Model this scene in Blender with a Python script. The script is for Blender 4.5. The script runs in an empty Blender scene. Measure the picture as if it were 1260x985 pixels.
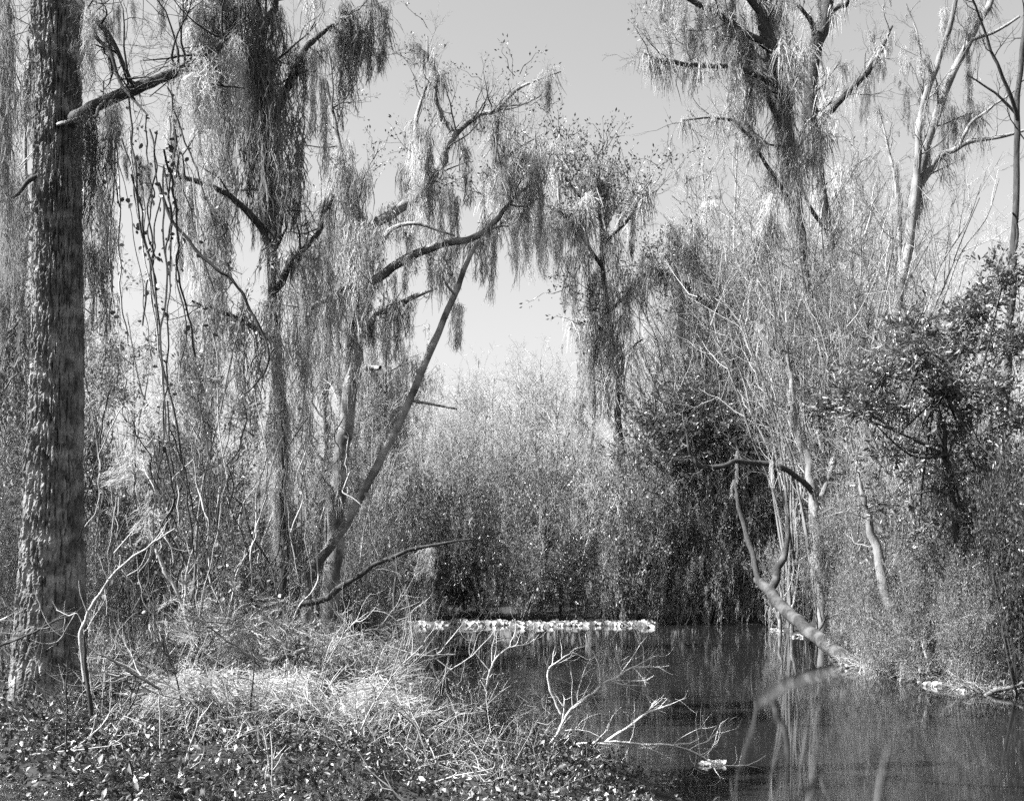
import bpy, math
import numpy as np

# ------------------------------------------------------------------ camera, sky, sun, exposure
sc = bpy.context.scene
C = sc.collection
H, F, HY = 2.3, 1400.0, 690.0            # camera height (m), focal length and horizon row of the 1260 px wide plate
cd = bpy.data.cameras.new('camera'); cam = bpy.data.objects.new('camera', cd); C.objects.link(cam)
cam.location = (0, 0, H); cam.rotation_euler = (math.radians(90), 0, 0)
cd.sensor_width = 36; cd.lens = 36 * F / 1260; cd.shift_y = (HY - 492.5) / 1260   # view camera with a rising front
cd.clip_start = 0.1; cd.clip_end = 3000
sc.camera = cam

SUN_EL, SUN_AZ = math.radians(46), math.radians(12)    # from the left, square to the view
S = np.array([-math.cos(SUN_EL) * math.cos(SUN_AZ), -math.cos(SUN_EL) * math.sin(SUN_AZ), math.sin(SUN_EL)])
w = bpy.data.worlds.new('World'); sc.world = w; w.use_nodes = True
nt = w.node_tree; nt.nodes.clear()
sky = nt.nodes.new('ShaderNodeTexSky'); sky.sky_type = 'NISHITA'; sky.sun_disc = False
sky.sun_elevation = SUN_EL; sky.sun_rotation = math.atan2(S[0], S[1])
sky.air_density = 1.0; sky.dust_density = 2.0; sky.ozone_density = 1.0
film = nt.nodes.new('ShaderNodeVectorMath'); film.operation = 'DOT_PRODUCT'   # blue-sensitive plate: monochrome
film.inputs[1].default_value = (0.05, 0.25, 0.70)
bg = nt.nodes.new('ShaderNodeBackground'); bg.inputs['Strength'].default_value = 0.052
wo = nt.nodes.new('ShaderNodeOutputWorld')
nt.links.new(sky.outputs[0], film.inputs[0]); nt.links.new(film.outputs['Value'], bg.inputs['Color']); nt.links.new(bg.outputs[0], wo.inputs['Surface'])

sl = bpy.data.lights.new('sun', 'SUN'); sl.energy = 5.0; sl.angle = math.radians(0.55); sl.color = (1, 1, 1)
sun = bpy.data.objects.new('sun', sl); C.objects.link(sun)
from mathutils import Vector
sun.rotation_euler = Vector(-S).to_track_quat('-Z', 'Y').to_euler(); sun.location = (-30, 0, 30)

vs = sc.view_settings
vs.view_transform = 'Standard'; vs.look = 'None'; vs.exposure = 2.0; vs.gamma = 1.0; vs.use_curve_mapping = False
cy = sc.cycles
cy.max_bounces = 3; cy.diffuse_bounces = 1; cy.glossy_bounces = 3; cy.transmission_bounces = 2; cy.transparent_max_bounces = 4
cy.use_light_tree = False; cy.use_denoising = False; cy.caustics_reflective = False; cy.caustics_refractive = False
cy.use_adaptive_sampling = True; cy.adaptive_threshold = 0.03

# ------------------------------------------------------------------ helpers
R = np.random.default_rng(11)
def U(a, b): return float(R.uniform(a, b))
def P(px, py, Y): return np.array([(px - 630) / F * Y, Y, H - (py - HY) / F * Y])
def nrm(v): return v / (np.linalg.norm(v, axis=-1, keepdims=True) + 1e-9)

def leafmat(name, lo, hi, rough=0.4, trans=0.25, spec=0.5, obvar=0.15, gam=1.0):
    m = bpy.data.materials.new(name); m.use_nodes = True; t = m.node_tree; N = t.nodes; L = t.links; N.clear()
    o = N.new('ShaderNodeOutputMaterial'); p = N.new('ShaderNodeBsdfPrincipled'); g = N.new('ShaderNodeNewGeometry')
    r = N.new('ShaderNodeMapRange'); r.inputs['To Min'].default_value = lo; r.inputs['To Max'].default_value = hi
    oi = N.new('ShaderNodeObjectInfo'); r2 = N.new('ShaderNodeMapRange'); r2.inputs['To Min'].default_value = 1 - obvar; r2.inputs['To Max'].default_value = 1 + obvar
    mu = N.new('ShaderNodeMath'); mu.operation = 'MULTIPLY'
    pw = N.new('ShaderNodeMath'); pw.operation = 'POWER'; pw.inputs[1].default_value = gam; L.new(g.outputs['Random Per Island'], pw.inputs[0]); L.new(pw.outputs[0], r.inputs['Value']); L.new(oi.outputs['Random'], r2.inputs['Value'])
    L.new(r.outputs[0], mu.inputs[0]); L.new(r2.outputs[0], mu.inputs[1])
    L.new(mu.outputs[0], p.inputs['Base Color']); p.inputs['Roughness'].default_value = rough; p.inputs['Specular IOR Level'].default_value = spec
    if trans > 0:
        tr = N.new('ShaderNodeBsdfTranslucent'); L.new(mu.outputs[0], tr.inputs['Color'])
        mx = N.new('ShaderNodeMixShader'); mx.inputs[0].default_value = trans
        L.new(p.outputs[0], mx.inputs[1]); L.new(tr.outputs[0], mx.inputs[2]); L.new(mx.outputs[0], o.inputs['Surface'])
    else:
        L.new(p.outputs[0], o.inputs['Surface'])
    return m

def barkmat(name, lo, hi, scale=6, stretch=0.2, bump=0.6, rough=0.9, patch=0.0, patchcol=0.4, pscale=1.6):
    m = bpy.data.materials.new(name); m.use_nodes = True; t = m.node_tree; N = t.nodes; L = t.links
    p = N['Principled BSDF']; p.inputs['Roughness'].default_value = rough; p.inputs['Specular IOR Level'].default_value = 0.15
    tc = N.new('ShaderNodeTexCoord'); mp = N.new('ShaderNodeMapping'); mp.inputs['Scale'].default_value = (scale, scale, scale * stretch)
    n1 = N.new('ShaderNodeTexNoise'); n1.inputs['Detail'].default_value = 6; n1.inputs['Scale'].default_value = 4; n1.inputs['Roughness'].default_value = 0.65
    cr = N.new('ShaderNodeMapRange'); cr.inputs['From Min'].default_value = 0.3; cr.inputs['From Max'].default_value = 0.7
    cr.inputs['To Min'].default_value = lo; cr.inputs['To Max'].default_value = hi
    L.new(tc.outputs['Object'], mp.inputs[0]); L.new(mp.outputs[0], n1.inputs[0]); L.new(n1.outputs[0], cr.inputs['Value'])
    col = cr.outputs[0]
    if patch > 0:      # lichen blotches
        n2 = N.new('ShaderNodeTexNoise'); n2.inputs['Scale'].default_value = pscale; n2.inputs['Detail'].default_value = 5
        L.new(tc.outputs['Object'], n2.inputs[0])
        st = N.new('ShaderNodeMapRange'); st.inputs['From Min'].default_value = 0.48 - patch * .2; st.inputs['From Max'].default_value = 0.70 - patch * .2
        L.new(n2.outputs[0], st.inputs['Value'])
        mx = N.new('ShaderNodeMix'); mx.data_type = 'FLOAT'; L.new(st.outputs[0], mx.inputs[0]); L.new(col, mx.inputs[2]); mx.inputs[3].default_value = patchcol
        col = mx.outputs[0]
    L.new(col, p.inputs['Base Color'])
    b = N.new('ShaderNodeBump'); b.inputs['Strength'].default_value = bump; b.inputs['Distance'].default_value = 0.02
    L.new(n1.outputs[0], b.inputs['Height']); L.new(b.outputs[0], p.inputs['Normal'])
    return m

M = {
 'leaf':   leafmat('leaf_evergreen', 0.045, 0.13, 0.33, 0.2, 0.5),
 'leafg':  leafmat('leaf_glossy', 0.07, 0.19, 0.36, 0.22, 0.5),
 'leafd':  leafmat('leaf_dark', 0.025, 0.08, 0.35, 0.15, 0.5),
 'leafp':  leafmat('leaf_pale', 0.10, 0.24, 0.45, 0.3, 0.4),
 'leafx':  leafmat('leaf_fine', 0.09, 0.24, 0.45, 0.22, 0.4),
 'moss':   leafmat('spanish_moss', 0.26, 0.46, 0.95, 0.45, 0.05, 0.55),
 'mossp':  leafmat('spanish_moss_pale', 0.36, 0.54, 0.95, 0.35, 0.05, 0.15),
 'moss_shade':  leafmat('spanish_moss_shade', 0.06, 0.14, 0.95, 0.35, 0.05, 0.3),  # same moss as above; backlight and shade are put into its darker colour
 'litter': leafmat('dead_leaf', 0.025, 0.55, 0.6, 0.1, 0.3, gam=5.0),
 'straw':  leafmat('dry_stalk', 0.12, 0.42, 0.7, 0.15, 0.2, gam=1.6),
 'lettuce': leafmat('water_leaf', 0.2, 0.62, 0.5, 0.15, 0.3),
 'twig':   leafmat('twig_bark', 0.06, 0.16, 0.85, 0, 0.2),
 'twigp':  leafmat('twig_bleached', 0.16, 0.45, 0.8, 0, 0.2, gam=1.4),
 'twigw':  leafmat('twig_white', 0.4, 0.62, 0.8, 0, 0.2),
 'twigd':  leafmat('twig_dark', 0.02, 0.06, 0.85, 0, 0.2),
 'bark':   barkmat('bark_grey', 0.06, 0.20, patch=0.3, patchcol=0.26),
 'barkd':  barkmat('bark_dark', 0.02, 0.08),
 'barkp':  barkmat('bark_pale', 0.12, 0.32, patch=0.3, patchcol=0.4, pscale=3),
 'barkm':  barkmat('bark_mottled', 0.04, 0.13, patch=0.35, patchcol=0.30, pscale=4.0),
 'barkb':  barkmat('bark_plated', 0.04, 0.15, scale=9, stretch=0.35, bump=0.4, patch=0.2, patchcol=0.27, pscale=5),
 'barkl':  barkmat('bark_weathered_log', 0.012, 0.06, scale=5, stretch=1, bump=1.0, patch=0.2, patchcol=0.11, pscale=2.6),
 'soil':   barkmat('forest_soil', 0.012, 0.05, scale=1.5, stretch=1, bump=1.0),
}


class MB:
    def __init__(s): s.v = []; s.q = []; s.t = []; s.n = 0
    def add(s, v, q=None, t=None):
        v = np.asarray(v, float).reshape(-1, 3)
        s.v.append(v)
        if q is not None and len(q): s.q.append(np.asarray(q, int).reshape(-1, 4) + s.n)
        if t is not None and len(t): s.t.append(np.asarray(t, int).reshape(-1, 3) + s.n)
        s.n += len(v); return s
    def arr(s):
        v = np.concatenate(s.v) if s.v else np.zeros((0, 3))
        q = np.concatenate(s.q) if s.q else np.zeros((0, 4), int)
        t = np.concatenate(s.t) if s.t else np.zeros((0, 3), int)
        return v, q, t
    def mesh(s, name, mat, base=(0, 0, 0), smooth=True):
        v, q, t = s.arr(); me = bpy.data.meshes.new(name)
        v = v - np.asarray(base, float)
        me.vertices.add(len(v)); me.vertices.foreach_set('co', v.astype(np.float32).ravel())
        nl = len(q) * 4 + len(t) * 3
        me.loops.add(nl); me.loops.foreach_set('vertex_index', np.concatenate([q.ravel(), t.ravel()]).astype(np.int32))
        me.polygons.add(len(q) + len(t))
        st = np.concatenate([np.arange(len(q)) * 4, len(q) * 4 + np.arange(len(t)) * 3]).astype(np.int32)
        me.polygons.foreach_set('loop_start', st)
        me.polygons.foreach_set('use_smooth', np.full(len(q) + len(t), smooth))
        me.update(calc_edges=True); me.materials.append(mat)
        return me

def ob(name, me, parent=None, kind=None):
    o = bpy.data.objects.new(name, me); C.objects.link(o)
    if parent is not None: o.parent = parent
    if kind: o['kind'] = kind
    return o
def thing(name, label, cat, loc, group=None):
    o = bpy.data.objects.new(name, None); C.objects.link(o); o.location = [float(c) for c in loc]
    o.empty_display_size = 0.2
    o['label'] = label; o['category'] = cat
    if group: o['group'] = group
    return o
def tag(o, label, cat, group=None, kind=None):
    if label: o['label'] = label
    if cat: o['category'] = cat
    if group: o['group'] = group
    if kind: o['kind'] = kind
    return o

def spline(pts, k):
    p = np.asarray(pts, float)
    if k <= 1 or len(p) < 3: return p
    a = np.vstack([2 * p[0] - p[1], p, 2 * p[-1] - p[-2]]); out = []
    tt = np.linspace(0, 1, k, endpoint=False)[:, None]
    for i in range(1, len(a) - 2):
        p0, p1, p2, p3 = a[i - 1], a[i], a[i + 1], a[i + 2]
        out.append(0.5 * (2 * p1 + (p2 - p0) * tt + (2 * p0 - 5 * p1 + 4 * p2 - p3) * tt ** 2 + (3 * p1 - p0 - 3 * p2 + p3) * tt ** 3))
    out.append(p[-1:]); return np.concatenate(out)

def tube(mb, pts, rad, sides=6, k=1, rough=0.0, cap=False):
    pr = np.column_stack([np.asarray(pts, float), np.broadcast_to(np.asarray(rad, float), (len(pts),))])
    pr = spline(pr, k); p = pr[:, :3]; r = np.maximum(pr[:, 3], 0.0005); n = len(p)
    tg = np.gradient(p, axis=0); tg = nrm(tg)
    ref = np.zeros(3); ref[np.argmin(np.abs(tg.mean(0)))] = 1
    a = nrm(np.cross(tg, ref)); b = np.cross(tg, a)
    th = np.linspace(0, 2 * math.pi, sides, endpoint=False)
    rr = np.broadcast_to(r[:, None], (n, sides)).copy()
    if rough: rr *= 1 + rough * R.normal(size=(n, sides))
    v = p[:, None, :] + rr[..., None] * (np.cos(th)[None, :, None] * a[:, None, :] + np.sin(th)[None, :, None] * b[:, None, :])
    i = np.arange(n - 1)[:, None] * sides; j = np.arange(1 if sides == 2 else sides)[None, :]; j2 = (j + 1) % sides
    q = np.stack([i + j, i + j2, i + sides + j2, i + sides + j], -1).reshape(-1, 4)
    v = v.reshape(-1, 3); t = None
    if cap:
        v = np.vstack([v, p[-1] + tg[-1] * r[-1] * 0.3]); e = (n - 1) * sides
        t = [[e + x, e + (x + 1) % sides, n * sides] for x in range(sides)]
    mb.add(v, q, t); return p

def kink(p, amp):
    q = spline(p, 3); q[1:-1] += R.normal(0, amp, (len(q) - 2, 3)); return q
def tuftproto(ns, wd):
    """a fuzzy clump of short moss strands drooping from the middle"""
    k = 4; a = rdir(ns, .1); L = R.uniform(.25, .6, ns); t = np.linspace(0, 1, k)
    c = R.normal(0, .12, (ns, 1, 3)) + a[:, None, :] * (L[:, None] * t[None])[..., None] * .8
    c[..., 2] -= (t ** 1.6)[None] * R.uniform(.2, 1.0, (ns, 1)); c = c + np.cumsum(R.normal(0, .02, c.shape), 1)
    b = R.uniform(0, math.pi, ns); wv = np.stack([np.cos(b), np.sin(b), np.zeros(ns)], -1)[:, None, :]
    ww = wd * np.array([.6, 1, .8, .2])[None, :, None]; v = np.stack([c - wv * ww, c + wv * ww], 2).reshape(ns, -1, 3)
    i = np.arange(k - 1) * 2; q = np.stack([i, i + 1, i + 3, i + 2], -1); q = (q[None] + (np.arange(ns) * k * 2)[:, None, None]).reshape(-1, 4)
    return v.reshape(-1, 3), q, np.zeros((0, 3), int)
def frames(d, roll=None):
    d = nrm(np.asarray(d, float)); n = len(d)
    ref = np.where(np.abs(d[:, 2:3]) < 0.9, np.array([[0, 0, 1.0]]), np.array([[1.0, 0, 0]]))
    x = nrm(np.cross(ref, d)); y = np.cross(d, x)
    a = R.uniform(0, 2 * math.pi, n) if roll is None else roll
    c, s_ = np.cos(a)[:, None], np.sin(a)[:, None]
    X, Y = c * x + s_ * y, -s_ * x + c * y
    return np.stack([X, Y, d], -1)                     # columns
def tile(mb, proto, Mx, T):
    v, q, t = proto; k = len(T); n = len(v)
    if k == 0: return
    w_ = np.einsum('kij,nj->kni', Mx, v) + np.asarray(T)[:, None, :]
    o = (np.arange(k) * n)[:, None, None]
    mb.add(w_.reshape(-1, 3), (q[None] + o).reshape(-1, 4) if len(q) else None, (t[None] + o).reshape(-1, 3) if len(t) else None)
def scatter(mb, protos, T, D, s):
    T = np.asarray(T); D = np.asarray(D); s = np.broadcast_to(s, (len(T),))
    if len(T) == 0: return
    pick = R.integers(0, len(protos), len(T)); fr = frames(D) * s[:, None, None]
    for i, pr in enumerate(protos):
        m = pick == i
        if m.any(): tile(mb, pr, fr[m], T[m])
def rdir(n, up=0.0):
    d = nrm(R.normal(size=(n, 3))); d[:, 2] += up; return nrm(d)

# ------------------------------------------------------------------ small repeated shapes
def diamond(l=1.0, wd=0.4, fold=0.08):
    return (np.array([[0, 0, 0], [-wd / 2, fold, l * .5], [0, 0, l * .55], [wd / 2, fold, l * .5], [0, -fold * .8, l]]),
            np.array([[0, 1, 4, 2], [0, 2, 4, 3]]), np.zeros((0, 3), int))
def oval(l=1.0, wd=0.4, fold=0.06, curl=0.12):
    v = np.array([[0, 0, 0], [0, -.02, l * .5], [0, -curl, l], [-wd * .42, fold, l * .28], [-wd * .42, fold - .05, l * .7], [wd * .42, fold, l * .28], [wd * .42, fold - .05, l * .7]])
    return v, np.array([[0, 1, 4, 3], [0, 5, 6, 1]]), np.array([[1, 2, 4], [1, 6, 2]])

def spray(nleaf, ll, wd, big=False, stem=True, droop=0.0):
    mb = MB(); z = np.linspace(0, 1, 5)
    ax = np.column_stack([np.cumsum(R.normal(0, .05, 5)), np.cumsum(R.normal(0, .05, 5)), z]); ax[0] = 0
    if stem: tube(mb, ax, [.012, .010, .008, .006, .003], 3)
    t = R.uniform(.12, 1, nleaf); pos = np.column_stack([np.interp(t, z, ax[:, i]) for i in range(3)])
    d = rdir(nleaf, .25); d[:, 2] += .35; d = nrm(d)
    pos = pos + d * R.uniform(0, .22, (nleaf, 1))
    tile(mb, oval(1, wd) if big else diamond(1, wd), frames(d) * (ll * R.uniform(.7, 1.25, nleaf))[:, None, None], pos)
    return mb.arr()
def twigspray(sub=8, sub2=3, r=.006):
    mb = MB()
    ax = np.zeros((5, 3)); ax[:, 2] = np.linspace(0, 1, 5); ax[1:, :2] = np.cumsum(R.normal(0, .06, (4, 2)), 0)
    tube(mb, ax, np.linspace(r, r * .35, 5), 3)
    for i in range(sub):
        t = U(.15, .95); b = np.array([np.interp(t, np.linspace(0, 1, 5), ax[:, c]) for c in range(3)])
        d = rdir(1, .8)[0]; L = U(.2, .5) * (1.2 - t * .6)
        e = np.stack([b, b + d * L * .5 + R.normal(0, .02, 3), b + d * L + R.normal(0, .05, 3) + [0, 0, .05]])
        tube(mb, e, [r * .55, r * .42, r * .25], 3 if r < .007 else 2)
        for j in range(sub2):
            k = U(.3, 1); b2 = b + d * L * k; d2 = nrm(d + R.normal(0, .6, 3)); L2 = U(.08, .2)
            tube(mb, np.stack([b2, b2 + d2 * L2]), [r * .4, r * .22], 2)
    return mb.arr()
def mossproto(nt_, ns, wd, spread=.11, short=.3):
    """a hanging beard, one unit long, several tails of fine wavy strands"""
    ta = R.uniform(0, 2 * math.pi, nt_); tr_ = 1.5 * spread * np.sqrt(R.uniform(0, 1, nt_)); tl = R.uniform(.22, 1, nt_) ** 1.2; tl[0] = 1
    tdx = R.normal(0, .06, (nt_, 2)); k = 6
    which = R.choice(nt_, ns, p=tl / tl.sum()); l = tl[which]
    st = R.uniform(0, 1, ns) ** 1.2 * .88 * l; le = np.minimum(R.uniform(short, short + .22, ns) * l, l - st + R.uniform(0, .08, ns))
    z = st[:, None] + le[:, None] * np.linspace(0, 1, k)[None]
    f = z / l[:, None]
    ox = (np.cos(ta) * tr_ * 1.5)[which][:, None] + tdx[which, 0][:, None] * z; oy = (np.sin(ta) * tr_)[which][:, None] + tdx[which, 1][:, None] * z
    sp = .055 * np.clip(1.1 - f, .06, 1) ** 1.2 * (.55 + .9 * np.exp(-((f - .22) / .2) ** 2))
    a = R.uniform(0, 2 * math.pi, ns); rr = np.sqrt(R.uniform(0, 1, ns))
    wob = np.cumsum(R.normal(0, .030, (ns, k, 2)), 1) + R.normal(0, .05, (ns, 1, 2)) * (z - st[:, None])[..., None]
    x = ox + sp * (np.cos(a) * rr)[:, None] + wob[..., 0]; y = oy + sp * (np.sin(a) * rr)[:, None] + wob[..., 1]
    c = np.stack([x, y, -z], -1)
    b = R.uniform(0, math.pi, ns); wv = np.stack([np.cos(b), np.sin(b), np.zeros(ns)], -1)[:, None, :]
    ww = wd * np.array([.5, 1, 1, .85, .6, .15])[None, :, None] * R.uniform(.6, 1.4, (ns, 1, 1))
    v = np.stack([c - wv * ww, c + wv * ww], 2).reshape(ns, -1, 3)
    i = np.arange(k - 1) * 2; q = np.stack([i, i + 1, i + 3, i + 2], -1)
    q = (q[None] + (np.arange(ns) * k * 2)[:, None, None]).reshape(-1, 4)
    return v.reshape(-1, 3), q, np.zeros((0, 3), int)

SPR = [spray(26, .16, .42) for _ in range(4)]            # evergreen spray, leaf .16 of the spray
SPRB = [spray(22, .2, .4, big=True) for _ in range(4)]
SPRF = [spray(40, .085, .4) for _ in range(4)]
SPRT = [spray(16, .10, .4) for _ in range(3)]
TW = [twigspray() for _ in range(4)]
TWL = [twigspray(6, 2, .008) for _ in range(4)]
MOSSA = [mossproto(R.integers(3, 8), 260, .0066, R.uniform(.06, .18), short=.12) for _ in range(9)]
MOSSN = [mossproto(R.integers(3, 7), 400, .0042, R.uniform(.06, .13), short=.12) for _ in range(6)]
MOSSL = [mossproto(3, 28, .014, .11, short=.16) for _ in range(5)]   # light ones, merged into far trees
TUFT = [tuftproto(36, .014) for _ in range(5)]
def pm(protos, name, mat):
    out = []
    for v, q, t in protos:
        b = MB(); b.add(v, q, t); out.append(b.mesh(name, mat))
    return out
MOSS_ME = {(k, m): pm(p, 'moss_beard', M[m]) for k, p in (('a', MOSSA), ('n', MOSSN)) for m in ('moss', 'mossp', 'moss_shade')}

def beard(parent, base, p, length, wid=1.0, kind='a', mat='moss'):
    o = ob('moss_beard', MOSS_ME[(kind, mat)][R.integers(0, len(MOSS_ME[(kind, mat)]))], parent)
    o.location = np.asarray(p) - base; o.rotation_euler = (U(-.06, .06), U(-.06, .06), U(0, 6.28))
    o.scale = (length * wid * U(.75, 1.35), length * wid * U(.75, 1.35), length)
    return o

# ------------------------------------------------------------------ ground and water
_ly = [-60, 0, 8, 11.5, 13, 15, 17, 28, 33, 38, 46, 200]; _lx = [3.6, 2.6, 1.9, 1.35, .6, -.9, -1.9, -2.3, -3.4, -5.2, -9.5, -20]
_ry = [-60, 0, 12, 18.9, 20.8, 25.8, 29, 38, 46, 200]; _rx = [9, 9, 8.9, 8.5, 8.2, 7.5, 8.8, 9.0, 12, 20]
def ground(x, y):
    x = np.asarray(x, float); y = np.asarray(y, float)
    wob = .18 * np.sin(y * 1.9 + x) + .12 * np.sin(y * 4.3)
    l = x - np.interp(y, _ly, _lx) + wob; r = np.interp(y, _ry, _rx) - x + wob; f = 41.3 + .3 * np.sin(x * 1.3) - y
    d = np.minimum(np.minimum(l, r), f)
    top = np.where((l < r) & (l < f), 1.0, .55)
    n = .10 * np.sin(x * 1.7 + 1.3 * np.sin(y * .9)) * np.sin(y * 1.3 + x * .6) + .05 * np.sin(x * 4.1 + y * 2.3) * np.sin(y * 3.7 - x)
    land = top * (1 - np.exp(np.minimum(d, 0) * .38)) + n * np.clip(-d, 0, 1)
    return np.where(d > 0, -np.minimum(.9, d * .45), land)
def gz(x, y): return float(ground(x, y))

gu = np.linspace(-1, 1, 200); gx = 3 + 26 * gu + 500 * gu ** 7 * np.abs(gu) ** 2
gv = np.linspace(0, 1, 230); gy = -12 + 62 * gv + 700 * gv ** 8
X, Y = np.meshgrid(gx, gy); Z = ground(X, Y)
n0, n1 = X.shape; idx = np.arange(n0 * n1).reshape(n0, n1)
g = MB(); g.add(np.stack([X, Y, Z], -1), np.stack([idx[:-1, :-1], idx[:-1, 1:], idx[1:, 1:], idx[1:, :-1]], -1))
ob('ground', g.mesh('ground', M['soil']), kind='structure')

wm = bpy.data.materials.new('still_water'); wm.use_nodes = True; t = wm.node_tree; p = t.nodes['Principled BSDF']
p.inputs['Base Color'].default_value = (.012, .012, .012, 1); p.inputs['Roughness'].default_value = .035; p.inputs['Anisotropic'].default_value = .95; p.inputs['IOR'].default_value = 1.5
p.inputs['Specular IOR Level'].default_value = 0.5
tc = t.nodes.new('ShaderNodeTexCoord'); mp = t.nodes.new('ShaderNodeMapping'); mp.inputs['Scale'].default_value = (.9, .6, 1)
tv = t.nodes.new('ShaderNodeCombineXYZ'); tv.inputs[1].default_value = 1.0; t.links.new(tv.outputs[0], p.inputs['Tangent'])
nz = t.nodes.new('ShaderNodeTexNoise'); nz.inputs['Scale'].default_value = 2.2; nz.inputs['Detail'].default_value = 3
bp = t.nodes.new('ShaderNodeBump'); bp.inputs['Strength'].default_value = .012; bp.inputs['Distance'].default_value = .02
t.links.new(tc.outputs['Object'], mp.inputs[0]); t.links.new(mp.outputs[0], nz.inputs[0]); t.links.new(nz.outputs[0], bp.inputs['Height']); t.links.new(bp.outputs[0], p.inputs['Normal'])
b = MB(); b.add([[-30, -12, 0], [40, -12, 0], [40, 48, 0], [-30, 48, 0]], [[0, 1, 2, 3]])
ob('water', b.mesh('water', wm), kind='structure')

# ------------------------------------------------------------------ tree builder
def grow(mb, anch, tips, start, d, L, r, lev, mx, up=.25, wig=.22, nch=4):
    n = 6; pts = [np.asarray(start, float)]; d = nrm(d)
    for i in range(n - 1):
        d = nrm(d + R.normal(0, wig, 3) + np.array([0, 0, up * .3])); pts.append(pts[-1] + d * L / (n - 1))
    pts = np.array(pts); rad = np.linspace(r, r * .35, n)
    tube(mb, pts, rad, 5 if r > .02 else 4 if r > .01 else 3)
    anch.append(pts)
    if lev < mx:
        for c in range(nch):
            t = U(.25, 1) * (n - 1); i = min(int(t), n - 2); q = pts[i] + (pts[i + 1] - pts[i]) * (t - i)
            ax = nrm(pts[i + 1] - pts[i]); dd = nrm(ax * .7 + rdir(1)[0] * .9)
            grow(mb, anch, tips, q, dd, L * U(.4, .7), r * .5 * (1 - .4 * t / n), lev + 1, mx, up, wig, nch)
    else:
        for i in range(1, n): tips.append((pts[i], nrm(pts[i] - pts[i - 1])))

def pxl(pts, Y0):
    return np.array([P(a[0], a[1], a[2] if len(a) > 2 else Y0) for a in pts])

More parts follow.
